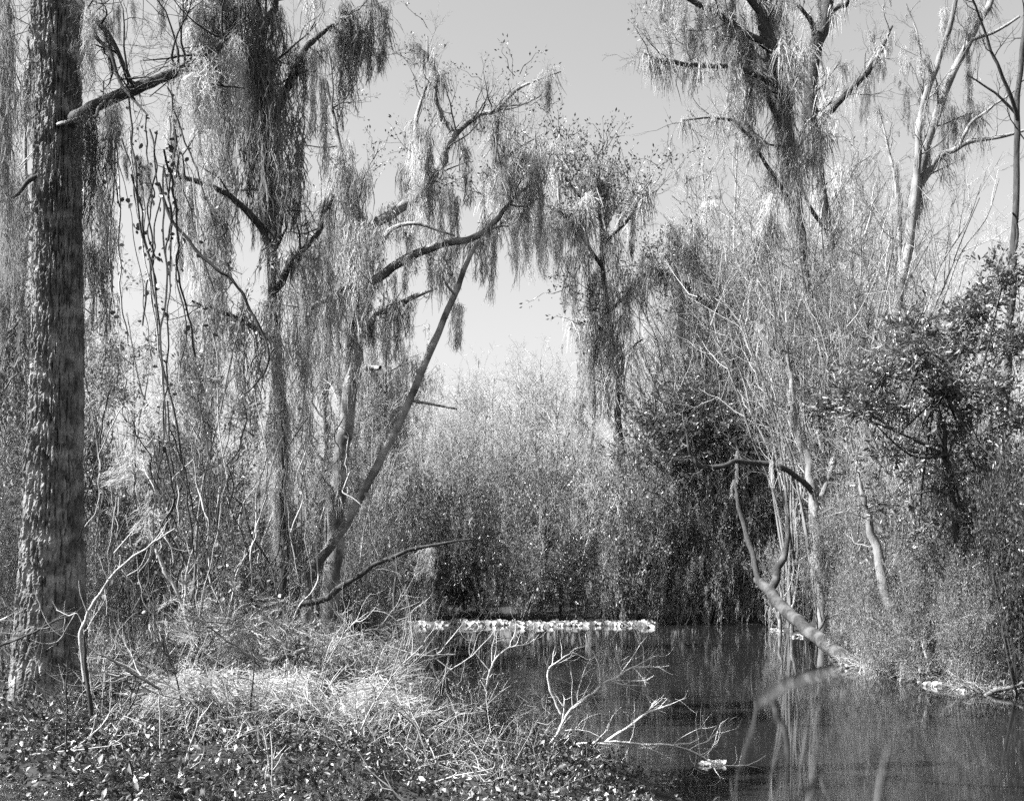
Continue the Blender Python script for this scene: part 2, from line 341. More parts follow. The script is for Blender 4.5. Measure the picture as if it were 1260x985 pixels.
def tree(name, label, cat, Y0, limbs, mat='bark', tmat='twig', sec=(), beards=(), shade_beards=(), kf=.3, autobeard=0, bl=(.5, 1.3), bw=1.0, bkind='a', bmat='moss',
         twig=0, tws=.8, leaf=0, lproto=None, lmat='leaf', ls=.6, group=None, tuft=0, tfs=(.25, .7), trunkpart='trunk', wrap=0, cap=False):
    """limbs: list of (points, radii) in plate pixels; the first is the trunk. sec: (limb index, count, length m, levels, t0, up)"""
    base = pxl([limbs[0][0][0]], Y0)[0].copy(); base[2] = min(gz(base[0], base[1]), base[2])
    th = thing(name, label, cat, base, group); anch = []; tips = []; curves = []
    for i, lb in enumerate(limbs):
        pts, rad = lb[0], lb[1]; lmt = lb[2] if len(lb) > 2 else mat
        w_ = pxl(pts, Y0); yy = w_[:, 1]
        rr = np.interp(np.linspace(0, 1, len(w_)), np.linspace(0, 1, len(rad)), rad) * yy / F
        if i == 0:
            foot = w_[0].copy(); foot[2] = gz(foot[0], foot[1]) - .15
            if w_[0][2] - foot[2] > .25: w_ = np.vstack([foot, w_]); rr = np.concatenate([[rr[0] * 1.25], rr])
            else: w_[0, 2] = min(w_[0, 2], foot[2])
        kk = 3; w2 = spline(np.column_stack([w_, rr]), kk); rr = w2[:, 3]; w2 = w2[:, :3]; w2[1:-1] += R.normal(0, 1, (len(w2) - 2, 3)) * np.minimum(rr[1:-1], .08)[:, None] * kf
        mb = MB(); c = tube(mb, w2, rr, 12 if i == 0 else 8, 2, rough=.05, cap=cap)
        o_ = ob(trunkpart if i == 0 else 'limb', mb.mesh('limb', M[lmt], base), th if i == 0 else trunk_); curves.append((c, rr))
        if i == 0: trunk_ = o_
    br = MB()
    for (li, cnt, L, lv, t0, up) in sec:
        c, rr = curves[li]; n = len(c)
        for k in range(cnt):
            t = U(t0, 1) * (n - 1); i = min(int(t), n - 2); ax = nrm(c[i + 1] - c[i])
            d = rdir(1, .2)[0]; d = nrm(d - ax * np.dot(d, ax) * .6 + ax * .5)
            rl = np.interp(t / (n - 1), np.linspace(0, 1, len(rr)), rr)
            grow(br, anch, tips, c[i], d, L * U(.6, 1.3), min(rl * .6, L * .02), 0, lv, up)
    for c, rr in curves[1:]: anch.append(c[::3])
    brs_ = ob('branches', br.mesh('branches', M[tmat], base), th, 'stuff') if br.n else th
    tp = np.array([x[0] for x in tips]) if tips else np.zeros((0, 3)); td = np.array([x[1] for x in tips]) if tips else np.zeros((0, 3))
    if twig and len(tp):
        s = R.choice(len(tp), min(twig, len(tp)), replace=False); mb = MB()
        scatter(mb, TW if Y0 < 22 else TWL, tp[s], td[s] + rdir(len(s)) * .5, tws * R.uniform(.5, 1.2, len(s)))
        ob('twigs', mb.mesh('twigs', M[tmat], base), brs_, 'stuff')
    if leaf and len(tp):
        s = R.choice(len(tp), leaf, replace=leaf > len(tp)); mb = MB()
        scatter(mb, lproto or SPR, tp[s] + R.normal(0, .12 * ls, (leaf, 3)), td[s] + rdir(leaf) * .8, ls * R.uniform(.6, 1.2, leaf))
        ob('foliage', mb.mesh('foliage', M[lmat], base), th, 'stuff')
    if tuft:                                                # moss clinging along the limbs
        a = np.concatenate([c[len(c) // 4 if i == 0 else 2:] for i, (c, rr) in enumerate(curves) if len(c) > 4] + [x[1:4] for x in anch[:60]])
        q = a[R.integers(0, len(a), tuft)] + R.normal(0, .05, (tuft, 3)); sz = R.uniform(*tfs, tuft); fr = frames(np.tile([0, 0, 1.0], (tuft, 1)) + R.normal(0, .1, (tuft, 3))) * sz[:, None, None]
        pk = R.integers(0, 5, tuft); mb = MB()
        for i in range(5): tile(mb, TUFT[i], fr[pk == i], q[pk == i])
        ob('clinging_moss', mb.mesh('clinging_moss', M[bmat], base), th, 'stuff')
    for bb in beards:
        q = P(bb[0], bb[1], bb[3] if len(bb) > 3 else Y0 + U(-.4, .4)); ln = bb[2] * Y0 / F
        beard(th, base, q, ln, bw * min(1.5, max(.8, 1.1 / max(ln, .1))), bkind, bmat)
    for bb in shade_beards:
        beard(th, base, P(bb[0], bb[1], Y0 + U(-.5, .5)), bb[2] * Y0 / F, bw * .8, bkind, 'moss_shade')  # beards seen against the light, their shade painted by the darker moss
    if autobeard and anch:
        a = np.concatenate(anch)
        f_ = 6.0 / max(1.0, Y0 / 8); ph = R.uniform(0, 6.28, 3)
        wt = np.clip(np.sin(a[:, 0] * f_ + ph[0]) + np.sin(a[:, 1] * f_ + ph[1]) + np.sin(a[:, 2] * f_ + ph[2]) + .4, .03, 3)
        for q in a[R.choice(len(a), min(autobeard, len(a)), replace=False, p=wt / wt.sum())]:
            ln = bl[0] * .5 + (bl[1] - bl[0] * .5) * U(0, 1) ** 2
            beard(th, base, q, ln, bw * (1.6 if ln < .5 * bl[1] else 1), bkind, bmat)
    if wrap:                                                # moss clinging all the way up the trunk
        c, rr = curves[0]
        for k in range(wrap):
            t = U(.2, 1) * (len(c) - 1); i = int(t); rl = np.interp(t / len(c), np.linspace(0, 1, len(rr)), rr)
            a = U(0, 6.28); beard(th, base, c[i] + rl * np.array([math.cos(a), math.sin(a), 0]), U(*bl), bw, bkind, bmat)
    return th, base, anch, tips

# ------------------------------------------------------------------ the big plated-bark tree at the left
def bark_trunk(pts, rad, cols=144, dz=.0155, cw=.034, ch=.17):
    c = spline(np.column_stack([pts, rad]), 6); s = np.concatenate([[0], np.cumsum(np.linalg.norm(np.diff(c[:, :3], axis=0), axis=1))])
    rows = int(s[-1] / dz); ss = np.linspace(0, s[-1], rows); cc = np.column_stack([np.interp(ss, s, c[:, i]) for i in range(4)])
    u = np.linspace(0, 2 * math.pi, cols, endpoint=False); nu = int(2 * math.pi * np.mean(rad) / cw)
    A = np.broadcast_to(u[None] / (2 * math.pi) * nu, (rows, cols)); B = np.broadcast_to((ss / ch)[:, None], (rows, cols))
    A = A + .25 * np.sin(B * 1.7 + A * .6)                # plates wander
    nv = int(ss[-1] / ch) + 4
    ja = R.uniform(.1, .9, (nu, nv)); jb = R.uniform(0, 1, (nu, nv)); hh = R.uniform(0, 1, (nu, nv))
    ia = np.floor(A).astype(int); ib = np.floor(B).astype(int)
    f1 = np.full(A.shape, 9.0); f2 = f1.copy(); hid = np.zeros(A.shape)
    for da in (-1, 0, 1):
        for db in (-1, 0, 1):
            xa = (ia + da) % nu; xb = np.clip(ib + db, 0, nv - 1)
            d = np.hypot(A - (ia + da + ja[xa, xb]), (B - (ib + db + jb[xa, xb])) * .7)
            m = d < f1; f2 = np.where(m, f1, np.minimum(f2, d)); hid = np.where(m, hh[xa, xb], hid); f1 = np.where(m, d, f1)
    e = np.clip((f2 - f1) / .30, 0, 1); bn = np.zeros(A.shape)
    for _ in range(26):                                   # braided vertical furrows
        kf = int(R.integers(7, 30)); bn = bn + np.sin(kf * u[None] + R.normal(0, kf * .22) * ss[:, None] + 1.2 * np.sin(ss[:, None] * U(1, 4) + U(0, 6)) + U(0, 6.28))
    bn = bn / 3.6; fur = np.exp(-(bn / .28) ** 2); big_ = .5 + .5 * np.sin(ss[:, None] * 1.1 + 2 * np.sin(u)[None])
    disp = -.032 * fur - .016 * (1 - e) ** .8 * (.4 + .6 * big_) + .012 * hid * e + R.normal(0, .0025, A.shape)
    flare = .06 * np.exp(-ss / .5)[:, None] * (1 + .5 * np.sin(3 * u + 1))[None]
    r = cc[:, 3:4] + .012 + disp + flare + .014 * np.sin(2 * u)[None] + .012 * np.sin(3 * u[None] + ss[:, None] * 1.3) * np.sin(ss[:, None] * .9)
    v = np.stack([cc[:, 0:1] + r * np.cos(u), cc[:, 1:2] + r * np.sin(u), np.broadcast_to(cc[:, 2:3], r.shape)], -1)
    ix = np.arange(rows * cols).reshape(rows, cols); nx = np.roll(ix, -1, 1)
    mb = MB(); mb.add(v, np.stack([ix[:-1], nx[:-1], nx[1:], ix[1:]], -1)); return mb

YB = 11.0
tp_ = np.array([P(x, y, YB) for x, y in [(60, 800), (64, 700), (67, 600), (70, 500), (71, 400), (72, 300), (72, 200), (71, 100), (70, 0), (69, -120), (66, -260)]])
base = tp_[0].copy(); base[2] = gz(base[0], base[1]); foot = base.copy(); foot[2] -= .15
tp_ = np.vstack([foot, tp_]); tr = np.array([40, 38, 35, 31.5, 29, 27, 25.5, 25, 25.5, 26.5, 24, 20]) * YB / F
big = thing('broad_trunked_tree', 'big rough-barked tree trunk at the left, sunlit on its left side', 'tree', base)
big_trunk = ob('trunk', bark_trunk(tp_, tr).mesh('trunk', M['barkb'], base, smooth=False), big)
blimbs = [([(88, 150, 10.9), (118, 130, 10.6), (150, 116, 10.5), (195, 98, 10.5), (235, 80, 10.6), (270, 58, 10.7), (292, 38, 10.8)], [9, 7.5, 7, 6, 5, 4, 2], 'barkd'),
          ([(226, 86, 10.6), (262, 102, 10.5), (300, 108, 10.4)], [3, 2.4, 1.2], 'barkd'),
          ([(88, -10, 10.8), (115, 22, 10.6), (135, 45, 10.5), (150, 75, 10.5), (166, 112, 10.5)], [4, 3.5, 3, 2.8, 2.2], 'barkd'),
          ([(110, 20, 10.6), (118, 45, 10.5), (136, 66, 10.4), (150, 105, 10.4), (182, 142, 10.3)], [3, 2.6, 2.2, 2, 1.2], 'barkd'),
          ([(66, 156, 10.95), (74, 152, 10.75), (84, 150, 10.65), (104, 144, 10.55), (118, 143, 10.5), (122, 132, 10.5), (135, 120, 10.5)], [2, 2.4, 2.4, 2.2, 2, 1.6], 'bark'),
          ([(60, -30, 10.9), (25, -60, 10.6), (-40, -80, 10.2), (-150, -110, 9.8)], [9, 8, 6, 4], 'bark'),
          ([(80, -40, 10.8), (150, -80, 10.4), (260, -110, 10), (360, -140, 10)], [9, 8, 6, 3], 'bark'),
          ([(55, 215, 10.9), (36, 222, 10.8), (20, 240, 10.7), (5, 245, 10.6)], [4, 3, 2, 1], 'barkd')]
anch = []; tips = []; br = MB()
for pts, rad, m in blimbs:
    w_ = pxl(pts, YB); mb = MB(); rr = np.interp(np.linspace(0, 1, len(w_)), np.linspace(0, 1, len(rad)), rad) * w_[:, 1] / F
    c = tube(mb, w_, rr, 9, 5, rough=.05); ob('limb', mb.mesh('limb', M[m], base), big_trunk); anch.append(c)
for li, cnt, L, lv, t0 in [(0, 9, .9, 1, .35), (1, 3, .5, 1, .3), (3, 4, .6, 1, .3), (5, 7, 1.6, 1, .2), (6, 8, 1.5, 1, .2), (2, 4, .5, 1, .3)]:
    c = anch[li]
    for k in range(cnt):
        q = c[int(U(t0, 1) * (len(c) - 1))]; grow(br, [], tips, q, rdir(1, .3)[0], L * U(.6, 1.3), .012, 0, lv, .1)
ob('branches', br.mesh('branches', M['twigd'], base), big, 'stuff')
tp = np.array([x[0] for x in tips]); td = np.array([x[1] for x in tips])
s = R.choice(len(tp), 120, replace=False); mb = MB(); scatter(mb, TW, tp[s], td[s] + rdir(len(s)) * .4, R.uniform(.25, .6, len(s)))
ob('twigs', mb.mesh('twigs', M['twigd'], base), big, 'stuff')
for x in np.linspace(-30, 38, 10): beard(big, base, P(x * .7 - 22 + U(-4, 4), U(-30, 30), U(9.6, 10.4)), U(1.2, 2.4), .3, 'n', 'moss')
for x in np.linspace(-20, 24, 7): beard(big, base, P(x + U(-4, 4), U(180, 330), U(10.6, 11.6)), U(.8, 1.8), .5, 'n', 'moss')
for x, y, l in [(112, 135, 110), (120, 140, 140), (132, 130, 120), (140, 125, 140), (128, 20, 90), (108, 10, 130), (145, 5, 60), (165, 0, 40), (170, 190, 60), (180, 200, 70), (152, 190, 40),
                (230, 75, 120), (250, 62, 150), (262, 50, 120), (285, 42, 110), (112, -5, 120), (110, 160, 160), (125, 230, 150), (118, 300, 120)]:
    beard(big, base, P(x, y, U(10.2, 10.7)), l * YB / F * U(.7, 1.1), .6, 'n', 'moss_shade' if x < 200 and U(0, 1) < .8 else 'moss')  # most beards near the trunk carry shade in their colour

# ------------------------------------------------------------------ left bank trees
tree('moss_draped_tree', 'tall tree smothered in grey hanging moss beside the big rough trunk', 'tree', 15.5,
     [([(352, 795), (350, 650), (346, 560), (340, 450), (335, 350), (328, 250), (322, 150), (318, 60), (315, -40), (312, -150)], [6, 5.5, 5, 5, 5, 5.5, 6, 6.5, 6, 5]),
      ([(322, 100, 15.4), (295, 58, 15.2), (265, 40, 15), (238, 28, 15)], [6, 5, 4, 2]),
      ([(325, 160, 15.6), (352, 110, 15.7), (372, 65, 15.8), (392, 45, 16), (412, 30, 16)], [6, 5, 4, 3, 2]),
      ([(330, 300, 15.4), (300, 255, 15), (270, 235, 14.8), (240, 222, 14.6), (200, 215, 14.6)], [5, 4, 3.5, 2.5, 1.5]),
      ([(335, 360, 15.6), (365, 318, 15.8), (392, 285, 16), (410, 240, 16.2)], [5, 4, 3, 2]),
      ([(318, 60, 15.5), (335, 10, 15.4), (345, -60, 15.2)], [6, 5, 3]),
      ([(338, 420, 15.5), (300, 395, 15.2), (272, 385, 15), (236, 370, 14.8)], [4, 3, 2.5, 1.5]),
      ([(316, 20, 15.5), (290, -20, 15.3), (240, -60, 15), (190, -80, 14.8)], [5, 4, 3, 2])],
     mat='barkd', tmat='twigd', sec=[(1, 7, 1.0, 1, .3, .5), (2, 5, .8, 1, .3, .5), (3, 4, .8, 1, .3, .2), (4, 5, .9, 1, .3, .4), (5, 6, 1, 1, .2, .5), (6, 3, .7, 1, .3, .2), (7, 6, 1, 1, .2, .4), (0, 10, 1, 1, .45, .2)],
     tuft=110, tfs=(.25, .6), twig=240, tws=.45, autobeard=64, bl=(.4, 1.6), bw=.55, bkind='a', bmat='moss', wrap=30,
     shade_beards=[(300, 20, 120), (312, 40, 150), (325, 10, 170), (335, 60, 150), (308, 110, 160), (322, 140, 150), (335, 150, 140), (318, 200, 110), (328, 220, 120), (300, 60, 90), (280, 20, 60), (250, 10, 50), (266, 15, 60), (290, 0, 80), (340, 0, 120), (362, 175, 110), (360, 210, 90), (310, 250, 60)],
     beards=[(x, y, l) for x, y, l in [(262, 45, 200), (280, 50, 180), (300, 60, 230), (312, 80, 260), (330, 70, 220), (345, 100, 200), (360, 110, 190), (385, 60, 120), (395, 90, 130),
             (215, 215, 120), (235, 225, 160), (255, 235, 170), (275, 240, 200), (375, 310, 160), (390, 290, 170), (405, 260, 150), (290, 390, 150), (260, 385, 110), (320, 380, 180), (345, 400, 190), (365, 390, 170)]])

tree('forked_mossy_tree', 'slim pale-barked tree with a forked crown hung with moss beards', 'tree', 17.0,
     [([(404, 800), (411, 700), (416, 600), (425, 520), (437, 450), (445, 390), (449, 345), (456, 300), (466, 268)], [13, 11, 10, 9, 8.8, 8.6, 8, 6.5, 5]),
      ([(447, 350, 17), (500, 318, 16.9), (545, 302, 16.7), (588, 290, 16.5), (612, 268, 16.5), (640, 236, 16.5), (668, 222, 16.5)], [6, 5.5, 5, 4, 3, 2, 1.2]),
      ([(448, 345, 17), (415, 360, 16.8), (385, 380, 16.5), (375, 400, 16.4)], [5, 4, 3, 2]),
      ([(447, 404, 17), (463, 386, 16.9), (490, 374, 16.8), (532, 356, 16.6)], [5.5, 5, 4, 2]),
      ([(460, 285, 17), (490, 256, 17), (525, 232, 17), (545, 200, 17.2), (557, 168, 17.3), (590, 142, 17.4), (612, 135, 17.4), (640, 108, 17.4), (690, 88, 17.4)], [6, 6, 6, 5, 4, 3, 2.5, 1.8, .8]),
      ([(556, 162, 17.3), (541, 138, 17.1), (537, 112, 17), (540, 98, 17), (528, 75, 17), (526, 45, 17)], [3.5, 3, 2.5, 2, 1.5, .8]),
      ([(525, 232, 17), (519, 190, 17.2), (512, 152, 17.3), (524, 105, 17.4)], [4.5, 4, 3, 1.5]),
      ([(456, 300, 17), (440, 258, 17.3), (426, 210, 17.5), (412, 150, 17.7), (402, 100, 17.8)], [6, 5, 4, 3, 1.5]),
      ([(440, 453, 17), (455, 452, 16.7), (468, 452, 16.5)], [4, 3, 2.6]),
      ([(612, 150, 17.3), (612, 200, 17.2), (640, 180, 17.2), (668, 165, 17.1)], [2.5, 2, 1.5, .8]),
      ([(447, 320, 17), (480, 285, 16.8), (508, 275, 16.6), (560, 290, 16.5)], [3.5, 3, 2.2, 1.2])],
     mat='barkm', tmat='twig', sec=[(1, 9, .8, 1, .25, .4), (2, 4, .6, 1, .3, .1), (3, 4, .5, 1, .3, .3), (4, 14, .75, 1, .2, .5), (5, 5, .5, 1, .3, .6), (6, 6, .6, 1, .3, .6), (7, 11, .8, 1, .2, .5), (9, 5, .5, 1, .3, .4)],
     tuft=150, tfs=(.2, .5), twig=150, tws=.32, leaf=130, lproto=SPRT, lmat='leafd', ls=.5, autobeard=46, bl=(.3, .8), bw=.5, bmat='moss',
     beards=[(562, 372, 62), (505, 235, 70), (540, 215, 80), (530, 225, 90), (552, 225, 100), (560, 240, 85), (600, 205, 70), (620, 185, 50), (575, 180, 80), (545, 180, 85), (520, 150, 120), (512, 170, 140), (497, 200, 120), (480, 250, 110),
             (470, 270, 150), (430, 170, 160), (445, 200, 180), (420, 200, 200), (408, 180, 190), (440, 270, 160), (460, 300, 130), (590, 290, 60), (600, 280, 90), (615, 265, 110), (630, 255, 100), (645, 250, 90), (660, 245, 90), (676, 250, 80), (690, 270, 55),
             (510, 315, 50), (530, 305, 55), (555, 300, 70), (480, 330, 60), (395, 375, 90), (410, 362, 110), (425, 358, 110), (505, 372, 45), (490, 378, 70), (675, 100, 40), (655, 100, 25)])

tree('leaning_pole_tree', 'bare slender trunk leaning up to the right across the forked mossy tree', 'tree', 15.8,
     [([(378, 722), (400, 682), (422, 650), (460, 580), (500, 500), (530, 430), (556, 370), (574, 325), (588, 296)], [6.5, 6, 5.5, 5, 4.8, 4.4, 3.8, 3, 2]),
      ([(508, 493, 15.8), (535, 498, 15.6), (562, 503, 15.4)], [2, 1.6, 1.2]),
      ([(560, 362, 15.8), (551, 352, 15.6), (545, 340, 15.5)], [2, 1.5, 1])], mat='barkm', tmat='twig', beards=[(563, 372, 60)], bw=.5, kf=.1)

tree('fallen_bough', 'dark crooked bough reaching out over the brush below the leaning pole', 'branch', 13.6,
     [([(318, 775), (350, 750), (400, 735), (440, 708), (470, 690), (520, 672), (582, 663)], [4, 4, 4, 3.2, 2.8, 2.2, 1]),
      ([(350, 750, 13.6), (352, 790, 13.4), (368, 830, 13.2)], [3, 2.5, 2]),
      ([(478, 686, 13.6), (488, 700, 13.5), (484, 740, 13.4), (492, 800, 13.3)], [2, 1.8, 1.5, 1.2])],
     mat='barkd', tmat='twig', sec=[(0, 7, .5, 1, .3, .2), (2, 3, .3, 0, .3, 0)], beards=[(522, 672, 45), (530, 670, 40)], bmat='mossp', bw=.7)

# ------------------------------------------------------------------ tall trees of the right bank
tree('arching_mossy_tree', 'tall dark-limbed tree at top right of centre with thick moss curtains', 'tree', 38,
     [([(1002, 740), (1003, 600), (1012, 500), (1006, 420), (990, 320), (973, 200), (966, 120), (950, 60), (934, 0), (922, -80), (915, -150)], [5, 4.5, 4.5, 4.5, 5, 6, 7, 8, 8, 6, 4]),
      ([(950, 62, 38), (905, 32, 37.5), (860, 5, 37), (800, -25, 37)], [5, 4, 3.5, 2]),
      ([(962, 108, 38), (915, 88, 37), (880, 80, 36.5), (840, 78, 36), (812, 74, 36), (790, 64, 36)], [5, 4, 3, 3, 2.4, 1]),
      ([(940, 20, 38), (905, -20, 37.5), (850, -60, 37)], [5, 4, 2]),
      ([(970, 170, 38), (940, 100, 38.5), (948, 30, 39), (945, -60, 39)], [3.5, 4, 5, 3]),
      ([(1008, 520, 38), (985, 468, 37.5), (958, 428, 37), (938, 405, 37)], [5, 5, 5, 3]),
      ([(980, 260, 38), (945, 205, 38), (915, 160, 38), (885, 145, 38), (840, 148, 38)], [3, 2.5, 2, 1.5, .8])],
     mat='barkd', tmat='twig', sec=[(0, 14, 2.2, 1, .45, .4), (1, 8, 1.4, 1, .2, .2), (2, 8, 1.2, 1, .2, .2), (3, 6, 1.5, 1, .2, .2), (4, 6, 1.2, 1, .2, .4), (6, 7, 1.2, 1, .2, .3)],
     tuft=170, tfs=(.5, 1.3), twig=150, tws=1.0, leaf=70, lproto=SPRT, lmat='leafx', ls=1.0, autobeard=32, bl=(.8, 2.4), bw=.6, bmat='moss',
     beards=[(832, -8, 66), (822, -5, 60), (846, 0, 75), (862, 2, 90), (876, 5, 100), (890, 15, 90), (903, 25, 85), (915, 35, 75), (930, 40, 80), (798, 66, 22), (812, 72, 30), (826, 76, 26), (842, 78, 26), (858, 78, 30), (945, 60, 70),
             (955, 90, 70), (968, 130, 110), (972, 160, 130), (912, 30, 110), (920, 40, 120), (925, 60, 90), (880, -10, 80), (900, -10, 100), (966, 100, 90), (975, 200, 110), (960, 90, 120)])

tree('spreading_bare_tree', 'bare moss-flecked tree with a thick dark forking stem near the top right', 'tree', 46,
     [([(1072, 700), (1060, 520), (1045, 430), (1024, 300), (1010, 230), (1004, 165), (996, 125), (1000, 70), (1016, 20), (1026, -60), (1030, -120)], [5, 5, 4.5, 4.5, 5, 6.5, 8, 9, 8, 6, 4]),
      ([(1004, 162, 46), (1030, 128, 45.5), (1060, 98, 45), (1080, 70, 45), (1098, 32, 45)], [5, 4, 3.5, 2.5, 1.2]),
      ([(1002, 55, 46), (998, 25, 45.5), (982, 8, 45), (972, 2, 45)], [4, 3, 2, 1.2]),
      ([(1016, 18, 46), (1040, 5, 45.5), (1052, -10, 45)], [4, 3, 2]),
      ([(1006, 200, 46), (1012, 150, 47), (1015, 110, 47.5), (1008, 60, 48)], [2.5, 2.2, 2, 1.2]),
      ([(1024, 300, 46), (1000, 260, 45), (980, 215, 44.5)], [3, 2.5, 1.5])],
     mat='barkd', tmat='twig', sec=[(0, 12, 2, 1, .3, .5), (1, 8, 1.4, 1, .3, .4), (2, 4, 1, 1, .2, .3), (3, 4, 1, 1, .2, .3), (5, 4, 1, 1, .3, .4)],
     tuft=110, tfs=(.4, 1.1), twig=90, tws=.8, autobeard=38, bl=(.5, 1.6), bw=.55, beards=[(1066, 95, 60), (1074, 88, 40), (1095, 40, 30), (990, 130, 80), (1000, 80, 80), (1022, 290, 60)])

tree('upright_pale_tree', 'tall grey tree with several straight upright stems against the right sky', 'tree', 34,
     [([(1086, 760), (1092, 520), (1103, 400), (1112, 330), (1127, 235), (1140, 180), (1163, 112), (1192, 50), (1225, -10), (1240, -60)], [6, 6, 6, 6.5, 7, 6, 5, 4.5, 3.6, 3]),
      ([(1108, 350, 34), (1124, 260, 33.8), (1131, 180, 33.6), (1136, 125, 33.5), (1160, 60, 33.3), (1178, -15, 33)], [5, 5, 4.5, 4, 3.5, 3]),
      ([(1133, 228, 34), (1155, 196, 33.5), (1182, 178, 33), (1225, 170, 32.5), (1268, 158, 32)], [4.5, 4, 3.2, 2.5, 1.5]),
      ([(1182, 178, 33), (1192, 155, 32.8), (1212, 138, 32.6), (1248, 112, 32.5)], [2.5, 2.2, 1.8, .9]),
      ([(1110, 345, 34), (1106, 280, 34.5), (1098, 205, 35), (1085, 150, 35.5), (1080, 130, 35.5)], [3.5, 3, 2, 1.2, .8]),
      ([(1136, 125, 33.5), (1134, 85, 33.5), (1128, 40, 33.5), (1115, 5, 33.5)], [2, 1.6, 1.2, .8]),
      ([(1192, 50, 34), (1222, 40, 33.5), (1255, 20, 33)], [2.5, 2, 1.5])],
     mat='bark', tmat='twig', sec=[(0, 10, 1.6, 1, .4, .6), (1, 9, 1.3, 1, .3, .6), (2, 6, 1.1, 1, .3, .5), (3, 3, .7, 1, .3, .5), (4, 5, .9, 1, .3, .6), (5, 4, .7, 1, .3, .6)],
     tuft=70, tfs=(.3, .8), twig=100, tws=.6, autobeard=26, bl=(.4, 1.3), bw=.55, beards=[(1172, 130, 75), (1165, 110, 60), (1190, 60, 90), (1196, 80, 60), (1160, 160, 50), (1173, 145, 40), (1102, 200, 40), (1160, 10, 40)])

tree('edge_dark_tree', 'thin crooked dark tree along the right edge of the picture', 'tree', 24,
     [([(1238, 560), (1243, 400), (1248, 300), (1253, 200), (1251, 140), (1258, 60), (1264, -20)], [5, 4.5, 4, 3.6, 3.4, 3, 2.4]),
      ([(1252, 150, 24), (1240, 112, 23.7), (1220, 62, 23.5), (1205, 20, 23.3), (1192, -10, 23)], [2.6, 2.2, 1.8, 1.4, 1]),
      ([(1250, 140, 24), (1225, 115, 24), (1190, 92, 24)], [1.8, 1.4, .8]),
      ([(1247, 320, 24), (1252, 275, 23.8), (1246, 262, 23.7)], [2, 1.6, 1])],
     mat='barkd', tmat='twigd', sec=[(0, 7, .8, 1, .3, .3), (1, 6, .7, 1, .2, .3), (2, 4, .5, 1, .2, .2)], twig=34, tws=.35)

tree('moss_curtain_tree', 'far bank tree right of centre with long grey moss curtains and leafy top', 'tree', 43,
     [([(764, 745), (766, 640), (763, 560), (758, 480), (750, 400), (742, 330), (738, 270), (735, 220)], [4.5, 4.5, 4.5, 4.2, 3.6, 3, 2.2, 1]),
      ([(742, 330, 43), (715, 292, 42.5), (690, 262, 42), (652, 246, 41.5), (622, 232, 41)], [2.6, 2.2, 1.8, 1.3, .7]),
      ([(738, 270, 43), (708, 235, 42.8), (690, 212, 42.5), (680, 200, 42.5)], [2, 1.6, 1.3, .7]),
      ([(741, 305, 43), (770, 272, 42.5), (790, 242, 42), (802, 222, 42)], [2, 1.6, 1.3, .7]),
      ([(752, 415, 43), (728, 396, 42.5), (706, 398, 42)], [2.6, 2, 1]),
      ([(756, 450, 43), (775, 430, 42.5), (790, 418, 42)], [2, 1.6, 1]),
      ([(748, 385, 43), (780, 352, 42.5), (800, 330, 42)], [2, 1.6, 1])],
     mat='barkd', tmat='twig', sec=[(1, 10, 1.3, 1, .2, .4), (2, 7, 1.2, 1, .2, .5), (3, 8, 1.3, 1, .2, .5), (0, 8, 1.4, 1, .6, .4), (6, 5, 1, 1, .2, .3), (4, 3, .7, 1, .2, .2)],
     twig=80, tws=.8, tuft=130, tfs=(.5, 1.4), leaf=330, lproto=SPRT, lmat='leafd', ls=1.3, autobeard=34, bl=(.8, 2.2), bw=.6,
     beards=[(640, 255, 75), (655, 262, 85), (670, 262, 82), (685, 262, 82), (648, 258, 60), (662, 258, 80), (700, 310, 75), (715, 300, 110), (735, 310, 90), (750, 300, 100), (712, 398, 60), (718, 402, 80), (728, 398, 110), (738, 400, 125), (748, 405, 110),
             (757, 415, 95), (765, 380, 110), (768, 330, 90), (730, 330, 80), (745, 350, 100), (725, 400, 95), (760, 420, 100)])

tree('twisted_bank_tree', 'crooked tree with a dark leafy tuft at its bent tip, far right bank', 'tree', 42.5,
     [([(932, 745), (929, 620), (926, 560), (924, 480), (918, 425), (904, 390), (872, 378), (842, 350), (820, 338), (800, 328)], [7, 6, 6, 8, 8, 6, 4, 3.5, 3, 1.5]),
      ([(918, 425, 42.5), (930, 380, 42.5), (924, 340, 42.5), (936, 300, 42.5), (950, 240, 42.5)], [5, 4, 3.5, 3, 1.5]),
      ([(905, 392, 42.5), (890, 360, 43.0), (862, 330, 43.5), (850, 270, 43.5)], [4, 3.5, 3, 1.5]),
      ([(922, 470, 42.5), (900, 440, 42.0), (885, 425, 41.5), (880, 395, 41.5)], [2.6, 2, 1.6, 1])],
     mat='barkd', tmat='twig', sec=[(1, 8, 1.3, 1, .2, .5), (2, 7, 1.2, 1, .2, .5), (0, 7, 1, 1, .7, .4), (3, 3, .8, 1, .3, .3)],
     tuft=120, tfs=(.5, 1.2), twig=80, tws=.7, leaf=55, lproto=SPR, lmat='leafx', ls=.8, autobeard=36, bl=(.8, 2), bw=.5, wrap=10)

